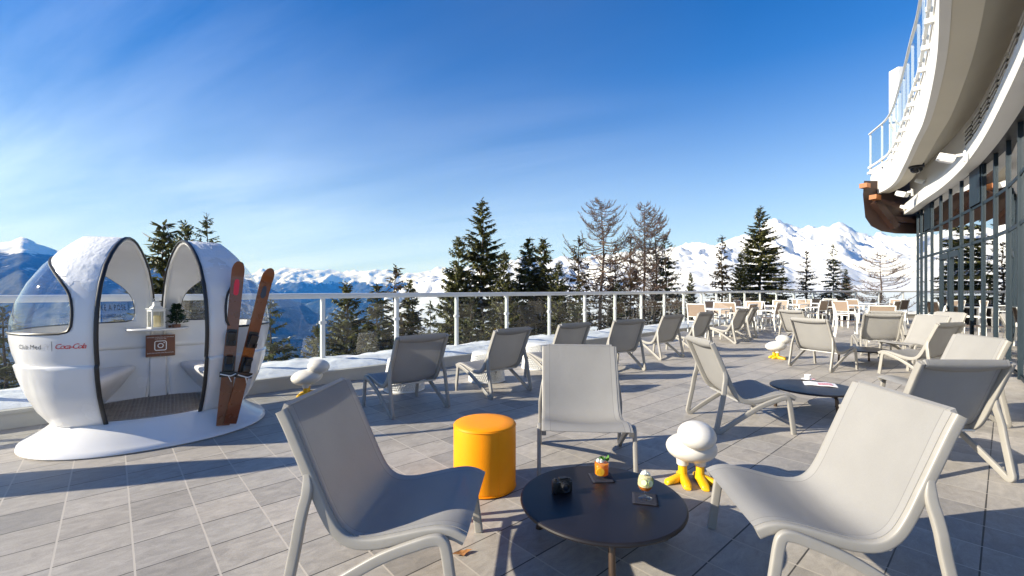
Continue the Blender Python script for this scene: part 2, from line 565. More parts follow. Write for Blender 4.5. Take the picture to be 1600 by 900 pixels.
def put(name, me, parent=None):
    o = bpy.data.objects.new(name, me)
    COL.objects.link(o)
    if parent:
        o.parent = parent
    return o


def raw_mesh(name, verts, faces, m, parent=None, smooth=False):
    me = bpy.data.meshes.new(name)
    me.from_pydata([tuple(v) for v in verts], [], faces)
    me.materials.append(m)
    if smooth:
        me.polygons.foreach_set('use_smooth', [True] * len(me.polygons))
    me.update()
    return put(name, me, parent)


def thing(name, label, cat, loc=(0, 0, 0), rz=0.0, group=None):
    o = bpy.data.objects.new(name, None)
    o.empty_display_size = .2
    COL.objects.link(o)
    o.location = loc
    o.rotation_euler = (0, 0, rz)
    tag(o, label, cat, group)
    return o


def tag(o, label=None, cat=None, group=None, kind=None):
    if label:
        o['label'] = label
    if cat:
        o['category'] = cat
    if group:
        o['group'] = group
    if kind:
        o['kind'] = kind
    return o


def dup(root, loc, rz, label, group=None, scale=None):
    r = root.copy()
    COL.objects.link(r)
    r.location = loc
    r.rotation_euler = (0, 0, rz)
    if scale is not None:
        r.scale = scale
    tag(r, label, None, group)
    for ch in root.children:
        c = ch.copy()
        COL.objects.link(c)
        c.parent = r
        for g in ch.children:
            d = g.copy()
            COL.objects.link(d)
            d.parent = c
    return r


def text_mesh(body, size, extrude=0.0, shear=0.0, space=1.0, res=3, align='LEFT'):
    cu = bpy.data.curves.new('lettering', 'FONT')
    cu.body = body
    cu.size = size
    cu.extrude = extrude
    cu.shear = shear
    cu.space_character = space
    cu.resolution_u = res
    cu.align_x = align
    ob = bpy.data.objects.new('lettering', cu)
    COL.objects.link(ob)
    bpy.context.view_layer.update()
    me = bpy.data.meshes.new_from_object(ob.evaluated_get(bpy.context.evaluated_depsgraph_get()))
    bpy.data.objects.remove(ob)
    bpy.data.curves.remove(cu)
    me.materials.clear()
    return me


# ------------------------------------------------------------------ terrace and its edge
POSTS = [(-10.2, .0), (-9.28, .83), (-8.36, 1.66), (-7.44, 2.49), (-6.52, 3.32), (-5.60, 4.18), (-4.68, 5.02), (-3.77, 5.86), (-2.85, 6.7), (-1.95, 7.52), (-1.04, 8.34), (-.11, 9.18), (.84, 10.03), (1.78, 10.88),
         (2.71, 11.71), (3.65, 12.56), (4.58, 13.39), (5.49, 14.22), (6.39, 15.02), (7.27, 15.82), (8.14, 16.6), (9.1, 17.4),
         (10.11, 18.13), (11.17, 18.79), (12.28, 19.37), (13.44, 19.83), (14.62, 20.24), (15.84, 20.5), (17.08, 20.71),
         (18.32, 20.84), (19.57, 20.89), (20.8, 20.9)]
PV = [Vector((x, y, 0)) for x, y in POSTS]


def offs(line, d):
    """offset to the right of travel, i.e. towards the camera side for the terrace edge"""
    out = []
    for i, p in enumerate(line):
        t = (line[min(i + 1, len(line) - 1)] - line[max(i - 1, 0)]).normalized()
        out.append(p + Vector((t.y, -t.x, 0)) * d)
    return out


inner = offs(PV, .64)
outer = offs(PV, -.14)
mb = MB()
mb.prism([(p.x, p.y) for p in ([v + Vector((0, 0, 0)) for v in offs(PV, .60)] + [Vector((24, 20, 0)), Vector((24, -9, 0)), Vector((-10, -9, 0))])], -.4, 0)
tag(mb.build('terrace_deck', M['tiles'], smooth=False), kind='structure')

mb = MB()
mb.sweep([[i_ + Vector((0, 0, 0.004)), i_ + Vector((0, 0, .135)), i_ + Vector((0, 0, .137)), offs(PV, .655)[k] + Vector((0, 0, .14)), offs(PV, .655)[k] + Vector((0, 0, .172)), o_ + Vector((0, 0, .172)), o_ + Vector((0, 0, -4)), i_ + Vector((0, 0, -4))]
          for k, (i_, o_) in enumerate(zip(inner, outer))])
ck = mb.build('terrace_kerb', M['kerb'], smooth=False)
tag(ck, 'low cream rendered kerb wall along the edge of the tiled terrace', 'kerb wall')

# snow lying on the kerb
fine = catmull(PV, 14)
vs, fs = [], []
W = 11
for i, p in enumerate(fine):
    t = (fine[min(i + 1, len(fine) - 1)] - fine[max(i - 1, 0)]).normalized()
    nrm = Vector((t.y, -t.x, 0))
    for k in range(W):
        s = k / (W - 1)
        nz = noise.noise(Vector((p.x * 2.1, p.y * 2.1, k * .6))) * .5 + noise.noise(p * 6 + Vector((0, 0, k * .9))) * .3
        edge = .585 + .045 * noise.noise(p * 1.6) + .035 * noise.noise(p * 5)
        d = -.10 + (edge + .10) * s
        h = .174 + (.085 + .095 * nz) * (1 - s ** 5) * (0.45 + .55 * (1 - s) ** .6)
        if k == W - 1:
            h = .172
        vs.append(p + nrm * d + Vector((0, 0, max(h, .1735))))
for i in range(len(fine) - 1):
    for k in range(W - 1):
        a = i * W + k
        fs.append((a, a + 1, a + W + 1, a + W))
tag(raw_mesh('snow_ledge', vs, fs, M['ledge_snow'], smooth=True), kind='structure')

# balustrade
bal = thing('glass_balustrade', 'white metal balustrade with clear glass panes around the terrace edge', 'balustrade')
RZ = 1.24
mb = MB()
rail = catmull(PV, 6)
mb.tube([p + Vector((0, 0, RZ - .04)) for p in rail], .04, .045, n=12, sq=5, side=(0, 0, 1))
mb.build('handrail', M['white'], bal)
for i, p in enumerate(PV):
    a = PV[max(i - 1, 0)]
    b = PV[min(i + 1, len(PV) - 1)]
    t = (b - a).normalized()
    rot = Matrix.Rotation(math.atan2(t.y, t.x), 3, 'Z')
    mb = MB()
    mb.box(p + Vector((0, 0, .17 + (RZ - .25) / 2)), (.052, .058, RZ - .252), rot, .004)
    nrm = Vector((t.y, -t.x, 0))
    po = mb.build('post', M['white'], bal)
    mb = MB()
    mb.box(p + Vector((0, 0, .80)), (.098, .056, .045), rot, .004)
    mb.build('clamp', M['white'], po)
    if i < len(PV) - 1:
        q = PV[i + 1]
        tt = (q - p).normalized()
        ln = (q - p).length
        rot = Matrix.Rotation(math.atan2(tt.y, tt.x), 3, 'Z')
        mb = MB()
        mb.box((p + q) / 2 + Vector((0, 0, .71)), (ln - .085, .012, .88), rot)
        g = mb.build('glass_pane', [M['pane'], M['pane_edge']], bal, smooth=False)
        for pl in g.data.polygons:
            if abs(pl.normal.dot(tt)) > .9:
                pl.material_index = 1

# ------------------------------------------------------------------ near snow slope and distant relief


def gz(x, y):
    s = -.85 * (x - 3) + .53 * (y - 15)
    z = -2.0 - .34 * (max(0, s + 3) - .0) + .10 * min(0, s + 3) * -1.0
    return max(z, -560.0) - .0


def bumpz(x, y):
    v = Vector((x * .05, y * .05, 0))
    return gz(x, y) + .7 * noise.noise(v) + .25 * noise.noise(v * 4)


xs = [-420 + 10 * i for i in range(35)] + [-70 + 3.5 * i for i in range(60)] + [140 + 12 * i for i in range(40)]
ys = [-60 + 4 * i for i in range(50)] + [140 + 12 * i for i in range(48)]
vs = [(x, y, min(bumpz(x, y), -1.2 if y < 90 else 99)) for y in ys for x in xs]
fs = []
nx = len(xs)
for j in range(len(ys) - 1):
    for i in range(nx - 1):
        fs.append((j * nx + i, j * nx + i + 1, (j + 1) * nx + i + 1, (j + 1) * nx + i))
tag(raw_mesh('snow_slope', vs, fs, M['snow'], smooth=True), kind='structure')

vs = [(-14000, -3000, -520), (14000, -3000, -520), (14000, 14000, -520), (-14000, 14000, -520)]
tag(raw_mesh('valley_floor', vs, [(0, 1, 2, 3)], M['valley']), kind='structure')


def interp(tab, x):
    return float(np.interp(x, [a for a, _ in tab], [b for _, b in tab]))


def relief(name, m, u0, u1, nu, y0, y1, ny, sky, zb, shape, amp, fscale, seed, ridge=1.0, back=.35, wander=.0, jag=0.0, smooth=0.0):
    """a mountain range: a sheet that climbs from its foot at depth y0 to its crest near depth y1"""
    us = np.linspace(u0, u1, nu)
    ts = np.concatenate([np.linspace(0, 1, ny), 1 + np.linspace(.03, back, max(4, ny // 6))])
    vs = []
    for t in ts:
        for u in us:
            yr = y1 * (1 + wander * noise.noise(Vector((u * .004, seed * 3.1, 0))))
            y = y0 + (yr - y0) * t
            x = (u - U0) / F * y
            zt = CAMH + (V0 - interp(sky, u)) / F * yr
            tt = min(t, 1.0)
            base = zb + (zt - zb) * shape(tt)
            if t > 1:
                base -= (t - 1) * (yr - y0) * .75
            p = Vector((x * fscale, y * fscale, seed))
            p.y *= .55
            r = noise.ridged_multi_fractal(p, .85, 2.1, 7, 1.0, 2.0)
            h = noise.fractal(p * .5 + Vector((9, 3, 1)), 1.0, 2.0, 4)
            e_ = max(0.0, min(1.0, (tt - smooth) / .5))
            k = amp * (.12 + .88 * e_ * e_ * (3 - 2 * e_)) * (1.0 if t < .8 else max(ridge, 1.0 - (t - .8) * 4 * (1 - ridge)))
            z = base + k * (.42 * (r - 1.3) + .12 * h)
            if jag:
                z += jag * max(0, 1 - abs(t - 1) * 14) * (noise.fractal(Vector((u * .045, seed, 0)), 1.0, 2.1, 5))
            vs.append((x, y, z))
    fs = []
    for j in range(len(ts) - 1):
        for i in range(nu - 1):
            fs.append((j * nu + i, j * nu + i + 1, (j + 1) * nu + i + 1, (j + 1) * nu + i))
    return tag(raw_mesh(name, vs, fs, m, smooth=True), kind='structure')


SKY_L = [(-500, 395), (-200, 385), (-60, 384), (0, 379), (20, 375), (34, 370), (46, 374), (62, 383), (80, 391), (105, 393), (150, 398), (200, 408), (260, 418), (320, 424), (380, 436), (430, 452), (470, 474), (500, 492), (540, 520)]
SKY_M = [(150, 440), (330, 432), (400, 427), (430, 424), (470, 421), (520, 423), (560, 427), (600, 424), (640, 426), (690, 421), (760, 416), (830, 418), (900, 420), (1000, 425), (1120, 440)]
SKY_R = [(600, 470), (640, 448), (680, 432), (720, 424), (780, 413), (820, 405), (860, 408), (905, 404), (950, 402), (1000, 396), (1040, 390), (1060, 385), (1085, 379), (1110, 381), (1130, 373), (1155, 368), (1180, 360), (1200, 349), (1212, 345), (1228, 351), (1240, 358), (1258, 359), (1275, 355), (1292, 350), (1306, 345), (1314, 345), (1325, 353), (1345, 367), (1370, 369), (1430, 366), (1520, 360), (1700, 340), (2100, 330)]
relief('mountain_left', M['m_left'], -520, 545, 230, 1900, 4600, 110, SKY_L, -520, lambda t: t ** .95, 170, .0020, 1.7, .4, wander=.0, jag=16)
relief('mountain_far', M['m_mid'], 140, 1120, 330, 5200, 9500, 120, SKY_M, -520, lambda t: t ** 1.15, 420, .0011, 5.2, .35, wander=.05, jag=75)
relief('mountain_right', M['m_right'], 600, 2100, 430, 500, 3200, 170, SKY_R, -75, lambda t: .30 * t + .70 * t ** 2.1, 210, .0040, 8.4, .42, wander=.04, jag=26, smooth=.34)

# air between here and the mountains
mb = MB()
mb.box((0, 5000, 200), (26000, 15600, 1500))
hz = mb.build('haze', [], smooth=False)
hm, ht, hout = nt('mountain_air')
pv = N(ht, 'ShaderNodeVolumePrincipled')
pv.inputs['Color'].default_value = (.035, .26, 1.0, 1)
pv.inputs['Absorption Color'].default_value = (1, 1, 1, 1)
pv.inputs['Density'].default_value = 8.5e-5
pv.inputs['Anisotropy'].default_value = .0
L(ht, pv.outputs[0], hout.inputs['Volume'])
hz.data.materials.append(hm)
tag(hz, kind='stuff')

# ------------------------------------------------------------------ trees


def spruce_meshes(seed, h=12.0, w=2.3, dens=1.0, droop=.35, gap=.12, spray=1.0, m=None, taper=.9):
    rg = random.Random(seed)
    tr = MB()
    path = [Vector((.06 * math.sin(k * 1.3 + seed), .06 * math.cos(k * 1.7 + seed), h * k / 8)) for k in range(9)]
    rad = [.16 * (h / 12) * (1 - .93 * k / 8) for k in range(9)]
    tr.tube(path, rad, n=7)
    vs, fs = [], []

    def quad(c, ax, up, l, wd):
        i = len(vs)
        s = ax.cross(up)
        s = s.normalized() if s.length > 1e-6 else Vector((1, 0, 0))
        vs.extend((c - s * wd * .5, c + ax * l * .55 - s * wd * .62, c + ax * l, c + ax * l * .5 + s * wd * .62, c + s * wd * .5))
        fs.append((i, i + 1, i + 2, i + 3, i + 4))
    z = .06 * h
    while z < h * .985:
        f = z / h
        prof = (1 - f) ** taper * (.55 + .45 * min(1, f * 5))
        R_ = w * prof + .10
        nb = max(4, int((8 if f < .8 else 5) * dens))
        a0 = rg.random() * 6.28
        for b in range(nb):
            if rg.random() < gap:
                continue
            az = a0 + 6.28 * b / nb + rg.uniform(-.3, .3)
            ln = R_ * rg.uniform(.55, 1.18)
            out = Vector((math.cos(az), math.sin(az), 0))
            rise = .55 * f + rg.uniform(-.08, .08) + .08
            p0 = Vector((0, 0, z + rg.uniform(-.12, .12)))
            pts = []
            for k in range(7):
                s = k / 6
                pts.append(p0 + out * (ln * s) + Vector((0, 0, ln * (rise * s - droop * (1 + (1 - f)) * s * s + .22 * s ** 4))))
            tr.tube([pts[0], pts[3], pts[6]], [.028 * (1 - .6 * f), .018, .006], n=3, cap=False)
            nsp = max(5, int(ln * 17 * dens * spray))
            for q in range(nsp):
                s = (.12 + .88 * (q + rg.random()) / nsp)
                x = s * 6
                k = min(5, int(x))
                c = pts[k].lerp(pts[k + 1], x - k)
                tg = (pts[k + 1] - pts[k]).normalized()
                sidev = Vector((-out.y, out.x, 0)) * rg.choice((-1, 1))
                sp_l = (.20 + .34 * (1 - abs(s - .45))) * (.5 + .5 * prof) * rg.uniform(.7, 1.3)
                ax = (tg * rg.uniform(.5, 1.0) + sidev * rg.uniform(.25, 1.05) + Vector((0, 0, rg.uniform(-.75, .12)))).normalized()
                up = Vector((rg.uniform(-.5, .5), rg.uniform(-.5, .5), 1)).normalized()
                quad(c, ax, up, sp_l, sp_l * rg.uniform(.28, .46))
                if rg.random() < .5:
                    ax2 = (tg * .4 + sidev * rg.uniform(-.4, .4) + Vector((0, 0, -1))).normalized()
                    quad(c, ax2, out, sp_l * .7, sp_l * .3)
        z += h * (.022 + .014 * (1 - f)) * rg.uniform(.8, 1.2) / dens ** .5
    for q in range(14):
        c = Vector((0, 0, h * (.93 + .07 * q / 14)))
        ax = Vector((rg.uniform(-1, 1), rg.uniform(-1, 1), rg.uniform(.2, 1.2))).normalized()
        quad(c, ax, Vector((0, 0, 1)) if abs(ax.z) < .9 else Vector((1, 0, 0)), .22, .07)
    trunk = tr.build('trunk', M['bark'], mesh_only=True)
    me = bpy.data.meshes.new('crown')
    me.from_pydata([tuple(v) for v in vs], [], fs)
    me.materials.append(m or M['spruce'])
    return trunk, me, h


def larch_meshes(seed, h=13.0, w=3.0, nb=80, start=.18, flat=0.0, twig=1.0):
    rg = random.Random(seed)
    tr = MB()
    path = [Vector((.12 * math.sin(k * .9 + seed), .10 * math.cos(k * 1.1 + seed), h * k / 9)) for k in range(10)]
    tr.tube(path, [.17 * (h / 12) * (1 - .92 * k / 9) for k in range(10)], n=7)
    cr = MB()
    for b in range(nb):
        f = start + (1 - start) * (b + rg.random()) / nb
        z = f * h
        az = rg.random() * 6.28
        prof = max(0, 1 - f) ** .52 * (1 if f > .35 else .75) + .05
        ln = w * prof * rg.uniform(.6, 1.12)
        out = Vector((math.cos(az), math.sin(az), 0))
        sd = Vector((-out.y, out.x, 0))
        sag = rg.uniform(.22, .40) * (1 - flat)
        up = rg.uniform(.48, .78) * (1 - .6 * flat)
        pts = []
        for k in range(7):
            s = k / 6
            pts.append(Vector((0, 0, z)) + out * (ln * s * (1 - .12 * s)) + sd * (ln * .08 * math.sin(s * 5 + b)) + Vector((0, 0, ln * (-sag * 1.1 * s + up * s ** 2.4))))
        cr.tube(pts, [.050 * (1 - .72 * k / 6) * (.6 + .5 * (1 - f)) for k in range(7)], n=4, cap=False)
        nt_ = int(7 + ln * 5 * twig)
        for q in range(nt_):
            s = .28 + .72 * (q + rg.random()) / nt_
            x = s * 6
            k = min(5, int(x))
            c = pts[k].lerp(pts[k + 1], x - k)
            tg = (pts[k + 1] - pts[k]).normalized()
            tl = rg.uniform(.18, .52) * (1 - .4 * s)
            d = (tg * .7 + sd * rg.choice((-1, 1)) * rg.uniform(.4, 1.0) + Vector((0, 0, rg.uniform(.0, .8)))).normalized()
            e = c + d * tl
            m_ = c.lerp(e, .5) + Vector((0, 0, -.05 * tl))
            cr.tube([c, m_, e + Vector((0, 0, .10 * tl))], [.012, .009, .006], n=3, cap=False)
            for _ in range(2):
                c2 = c.lerp(e, rg.uniform(.3, .9))
                d2 = (d + Vector((rg.uniform(-.8, .8), rg.uniform(-.8, .8), rg.uniform(-.5, .8)))).normalized()
                cr.tube([c2, c2 + d2 * tl * .45], [.009, .006], n=3, cap=False)
    return tr.build('trunk', M['larch_bark'], mesh_only=True), cr.build('crown', M['larch_twig'], mesh_only=True, smooth=False), h


TV = {
    'tall': spruce_meshes(11, 13, 3.5, 1.15, .30, .12, 1.4, M['spruce'], .82),
    'full': spruce_meshes(12, 12, 3.9, 1.15, .30, .09, 1.35, M['spruce'], .85),
    'slim': spruce_meshes(13, 10, 2.2, 1.1, .28, .16, 1.3, M['spruce'], .8),
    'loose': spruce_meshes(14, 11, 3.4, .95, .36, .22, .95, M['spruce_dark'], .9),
    'brown': spruce_meshes(15, 10, 2.1, .85, .3, .3, .55, M['spruce_brown'], .8),
    'larch': larch_meshes(21, 13, 5.4, 170, .12, 0, 1.7),
    'larch_b': larch_meshes(22, 13, 4.3, 160, .12, 0, 1.7),
    'bare': larch_meshes(23, 8, 4.4, 70, .12, .75, 1.2),
}


def tree(kind, u, vtop, Y, label, width=1.0, base=None):
    trunk, crown, h = TV[kind]
    x = (u - U0) / F * Y
    zt = CAMH + (V0 - vtop) / F * Y
    zb = bumpz(x, Y) - .25 if base is None else base
    H = zt - zb
    nm = {'larch': 'larch_tree', 'larch_b': 'larch_tree', 'bare': 'bare_tree'}.get(kind, 'spruce_tree')
    s = H / h
    r = thing(nm, label, 'tree', (x, Y, zb), rnd.random() * 6.28, 'trees beyond the terrace')
    sw = (s + 1.0) / 2 if s > 1 else s
    r.scale = (sw * width, sw * width, s)
    put('trunk', trunk, r)
    put('crown', crown, r)
    return r


TREES = [
    ('slim', 257, 347, 24, 'slender spruce top rising behind the left arch of the cabin, leftmost of three', 1.3),
    ('full', 290, 345, 28, 'pointed olive spruce top just behind the right arch of the cabin', .8),
    ('loose', 322, 332, 26, 'tallest spruce with open branches behind the right half of the cabin', .9),
    ('loose', 8, 478, 12, 'dark spruce low behind the glass pane left of the cabin dome', 1.2),
    ('full', -60, 470, 15, 'dark spruce at the left picture edge beyond the balustrade', 1.1),
    ('loose', 110, 505, 14, 'dark low spruce seen through the left dome window of the cabin', 1.1),
    ('loose', 424, 463, 13, 'dark spruce beside the right end of the cabin, seen through glass', 1.0),
    ('full', 495, 505, 13, 'low bushy spruce behind the first balustrade post right of the cabin', .8),
    ('full', 541, 440, 15, 'broad spruce behind glass above the leftmost bird stool', .95),
    ('slim', 590, 446, 17, 'narrow spruce between the broad one and the post behind the back facing chairs', 1.2),
    ('brown', 618, 414, 20, 'thin brownish spruce whose tip just tops the handrail over the second clear post', 1.1),
    ('slim', 640, 436, 21, 'small slim spruce with its tip above the handrail, left of the big dark pair', 1.0),
    ('loose', 672, 470, 16, 'sparse low spruce behind glass over the nearest back facing lounge chair', .9),
    ('full', 716, 368, 25, 'bushy spruce leaning against the tallest spruce on its left side', .8),
    ('tall', 753, 310, 27, 'tallest pointed dark spruce of the skyline in the middle of the view', 1.05),
    ('full', 788, 391, 24, 'shorter spruce at the right foot of the tallest one', .75),
    ('loose', 735, 452, 19, 'dense spruce branches behind glass below the tallest tree', 1.0),
    ('slim', 826, 373, 28, 'slim spruce, left one of the slender pair right of the tallest tree', 1.2),
    ('slim', 849, 372, 30, 'slim spruce, right one of the slender pair right of the tallest tree', 1.2),
    ('full', 873, 408, 24, 'short full spruce at the left foot of the big bare larch', .9),
    ('brown', 905, 369, 27, 'brown tinged spruce inside the left branches of the big bare larch', 1.2),
    ('larch', 940, 314, 30, 'largest bare larch with upswept brown branches against the sky', 1.0),
    ('brown', 962, 378, 31, 'small brown spruce right of the trunk of the big bare larch', .9),
    ('larch_b', 1007, 320, 33, 'bare larch, left one of the close pair right of the big larch', .9),
    ('larch_b', 1024, 329, 30, 'bare larch, right one of the close pair beside the dark spruce', .85),
    ('loose', 1040, 365, 30, 'dark spruce standing against the right side of the two bare larches', .9),
    ('brown', 985, 365, 34, 'reddish brown sparse conifer between the big larch and the larch pair', 1.0),
    ('full', 1079, 425, 36, 'tiny lone spruce peeking over the handrail before the white slope', .6),
    ('brown', 1128, 368, 36, 'thin grey brown spruce with few needles left of the tall right spruce', 1.1),
    ('full', 1157, 394, 35, 'bushy dark spruce at the left foot of the tall right spruce', .7),
    ('tall', 1188, 321, 36, 'tall dark spruce standing before the jagged white peak', 1.1),
    ('loose', 1223, 415, 35, 'low ragged spruce at the right foot of the tall right spruce', .8),
    ('brown', 1260, 391, 38, 'lone open spruce on the snow below the white saddle', 1.2),
    ('loose', 1302, 381, 37, 'pointed spruce on the snow below the rightmost white peak', .9),
    ('full', 1322, 420, 39, 'low bushy spruce touching the pointed one below the rightmost peak', .7),
    ('bare', 1376, 399, 30, 'leafless wide tree on the snow nearest the glass building', 1.3),
    ('full', 800, 455, 26, 'dense spruce behind glass right of the tallest tree', .9),
    ('loose', 905, 440, 23, 'dark spruce behind glass at the foot of the big bare larch', 1.0),
    ('full', 965, 440, 27, 'dark spruce behind glass at the foot of the larch pair', .9),
    ('full', 1060, 455, 31, 'low dark spruce just under the handrail left of the dining tables', .8),
]
for k, u, v, Y, lb, w in TREES:
    tree(k, u, v, Y, lb, w)
# ------------------------------------------------------------------ lounge chairs
PROFILE = [(-.372, .812), (-.335, .735), (-.283, .615), (-.235, .505), (-.19, .405), (-.145, .333), (-.085, .294), (0, .290), (.10, .310), (.20, .334), (.275, .345), (.33, .338), (.374, .318)]


def make_lounge(label):
    r = thing('lounge_chair', label, 'lounge chair', group='grey sling lounge chairs on the terrace')
    prof = catmull([(x, 0, z) for x, z in PROFILE], 5)
    K = len(prof)
    # woven seat-and-back in one piece, sagging a little between the rails
    secs, hw, nw = [], .288, 9
    th = .004
    for i, p in enumerate(prof):
        t = (prof[min(i + 1, K - 1)] - prof[max(i - 1, 0)]).normalized()
        nrm = Vector((-t.z, 0, t.x))
        if nrm.z < 0 and i > K * .5:
            nrm = -nrm
        s = i / (K - 1)
        sag = .022 * math.sin(math.pi * min(1, max(0, s))) + .004
        ring = []
        for side in (1, -1):
            for k in range(nw):
                w = -1 + 2 * k / (nw - 1)
                w = w * side
                d = -sag * (1 - w * w) + side * th * .5 + .017
                ring.append(p + nrm * d + Vector((0, hw * w, 0)))
        secs.append(ring)
    mb = MB()
    mb.sweep(secs)
    mb.build('sling', M['sling'], r, angle=60)
    # sewn pocket folded over the top bar
    mb = MB()
    p0 = prof[0]
    secs = []
    tdir = (prof[3] - prof[0]).normalized()
    for k in range(9):
        w = -1 + 2 * k / 8
        y = .272 * w
        drop = .052 + .030 * (1 - w * w)
        a = p0 + Vector((-.013, y, .006))
        nb = Vector((-abs(tdir.z), 0, -abs(tdir.x)))
        ring = [a + Vector((.022, 0, .006)), a + Vector((.004, 0, .014)), a + nb * .016 + tdir * .012, a + nb * .020 + tdir * drop * .5, a + nb * .004 + tdir * drop, a + tdir * drop + Vector((.008, 0, 0)), a + tdir * .03 + Vector((.010, 0, 0))]
        secs.append(ring)
    mb.sweep(secs)
    mb.build('head_pocket', M['sling'], r, angle=60)
    for s in (1, -1):
        mb = MB()
        pr = []
        for i, p in enumerate(prof):
            t = (prof[min(i + 1, K - 1)] - prof[max(i - 1, 0)]).normalized()
            nrm = Vector((-t.z, 0, t.x))
            pr.append(p - nrm * .006 + Vector((0, s * .296, 0)))
        mb.tube(pr, .016, .022, n=16, side=(0, 1, 0), sq=5.5)
        mb.build('side_rail', M['frame'], r, angle=50)
        mb = MB()
        loop = catmull([(-.276, 0, .60), (-.262, 0, .53), (-.262, 0, .48), (-.275, 0, .42), (-.295, 0, .30), (-.318, 0, .19), (-.340, 0, .085), (-.349, 0, .042), (-.340, 0, .021), (-.315, 0, .020), (-.285, 0, .042), (-.215, 0, .088), (-.10, 0, .161), (.05, 0, .248), (.20, 0, .308), (.262, 0, .325), (.290, 0, .318), (.303, 0, .285), (.316, 0, .20), (.330, 0, .10), (.343, 0, .002)], 4)
        loop = [p + Vector((0, s * (.330 - .030 * max(0, min(1, (p.z - .36) / .22)) * (1 if p.x < -.2 else 0)), 0)) for p in loop]
        nl = len(loop)
        mb.tube(loop, [.0135 * min(1, .45 + k / 10) for k in range(nl)], [.0215 * min(1, .45 + k / 10) for k in range(nl)], n=16, side=(0, 1, 0), sq=5.5)
        mb.build('leg_frame', M['frame'], r, angle=50)
    mb = MB()
    mb.tube([Vector((-.118, y, .281)) for y in (-.30, 0, .30)], .010, .016, n=10, sq=3)
    mb.build('back_bar', M['bar'], r)
    mb = MB()
    mb.tube([Vector((.255, y, .312)) for y in (-.325, 0, .325)], .013, n=10)
    mb.build('cross_bar', M['frame'], r)
    mb = MB()
    mb.tube([p0 + Vector((.004, y, -.006)) for y in (-.29, 0, .29)], .012, n=10)
    mb.build('top_bar', M['frame'], r)
    return r


LOUNGE = [
    (-.539, 2.075, -3.4, 'lounge chair in the left foreground, turned right beside the orange pouf'),
    (1.394, 2.060, 174.1, 'large pale lounge chair in the right foreground, turned left to the dark table'),
    (.542, 3.402, -94.3, 'lounge chair facing the camera behind the table with the drinks'),
    (2.186, 4.319, -.2, 'lounge chair turned right, alone behind the middle bird stool'),
    (3.042, 3.347, 88.6, 'lounge chair showing its purple grey shaded back at the right edge of the picture'),
    (4.355, 4.544, 171.4, 'bright lounge chair facing left behind the shaded backed one at the right edge'),
    (6.104, 6.661, 108.6, 'lounge chair with a dark shaded back between two bright ones near the glass facade'),
    (7.212, 7.994, 183.8, 'bright lounge chair facing left at the low dark table near the glass facade'),
    (7.316, 8.934, 66, 'lounge chair seen straight from behind at the far side of the third low table'),
    (5.154, 7.381, 24.2, 'lounge chair with its sunlit back to us, right of the farthest bird stool'),
    (6.72, 10.30, 20, 'lounge chair half hidden behind the sunlit backed one near the farthest bird stool'),
    (8.25, 9.95, 64, 'pale lounge chair of which only the top shows over the one seen straight from behind'),
    (8.72, 9.20, 184, 'lounge chair nearest the facade, its top corner peeking out behind a bright one'),
    (-1.176, 4.914, 131.9, 'dark backed lounge chair nearest the cabin, first of the row facing the balustrade'),
    (-.244, 5.701, 134.1, 'second lounge chair from the cabin in the row facing the balustrade'),
    (.663, 6.545, 126.9, 'lounge chair whose dark back is partly covered by the one facing the camera'),
    (1.676, 7.281, 115.2, 'fourth lounge chair of the balustrade row, just right of the camera facing one'),
    (2.80, 8.60, 124, 'fifth lounge chair of the row facing the balustrade, seen half from the side'),
    (3.803, 9.535, 128.4, 'sixth lounge chair of the row facing the balustrade, behind the lone right turned one'),
    (5.348, 11.034, 128.6, 'seventh lounge chair of the row facing the balustrade, purple grey back'),
    (6.05, 11.85, 140, 'last lounge chair of the row facing the balustrade, mostly hidden by the seventh'),
]
lc = make_lounge(LOUNGE[0][3])
for i, (x, y, a, lb) in enumerate(LOUNGE):
    if i == 0:
        lc.location, lc.rotation_euler = (x, y, 0), (0, 0, R(a))
    else:
        dup(lc, (x, y, 0), R(a), lb)

# ------------------------------------------------------------------ low round tables


def make_low_table(label, angs):
    r = thing('low_table', label, 'low table', group='low round dark tables')
    mb = MB()
    mb.lathe([(0, .25), (.38, .25), (.401, .2488), (.4075, .245), (.410, .238), (.4075, .231), (.398, .2275), (0, .2275)], 72)
    mb.build('table_top', M['table'], r, angle=25)
    for a in angs:
        d = Vector((math.cos(R(a)), math.sin(R(a)), 0))
        mb = MB()
        mb.tube(catmull([d * .16 + Vector((0, 0, .212)), d * .26 + Vector((0, 0, .212)), d * .315 + Vector((0, 0, .205)), d * .335 + Vector((0, 0, .18)), d * .345 + Vector((0, 0, .10)), d * .352 + Vector((0, 0, .004))], 4), .0155, n=10)
        mb.tube([d * .352 + Vector((0, 0, .012)), d * .352 + Vector((0, 0, .0))], .019, n=10)
        mb.build('leg', M['table_leg'], r)
    mb = MB()
    mb.lathe([(0, .2265), (.19, .2265), (.19, .214), (0, .214)], 32)
    mb.build('hub_plate', M['table_leg'], r)
    return r


t1 = make_low_table('low round dark table in the foreground holding the camera and two drinks', (150, 12, 266))
t1.location = (.452, 2.245, 0)
t2 = dup(t1, (3.25, 4.80, 0), R(6), 'low round dark table with the coffee cup and magazine')
t3 = dup(t1, (6.16, 7.86, 0), R(20), 'low round dark table between the sunlit backed chair and the facade chairs')

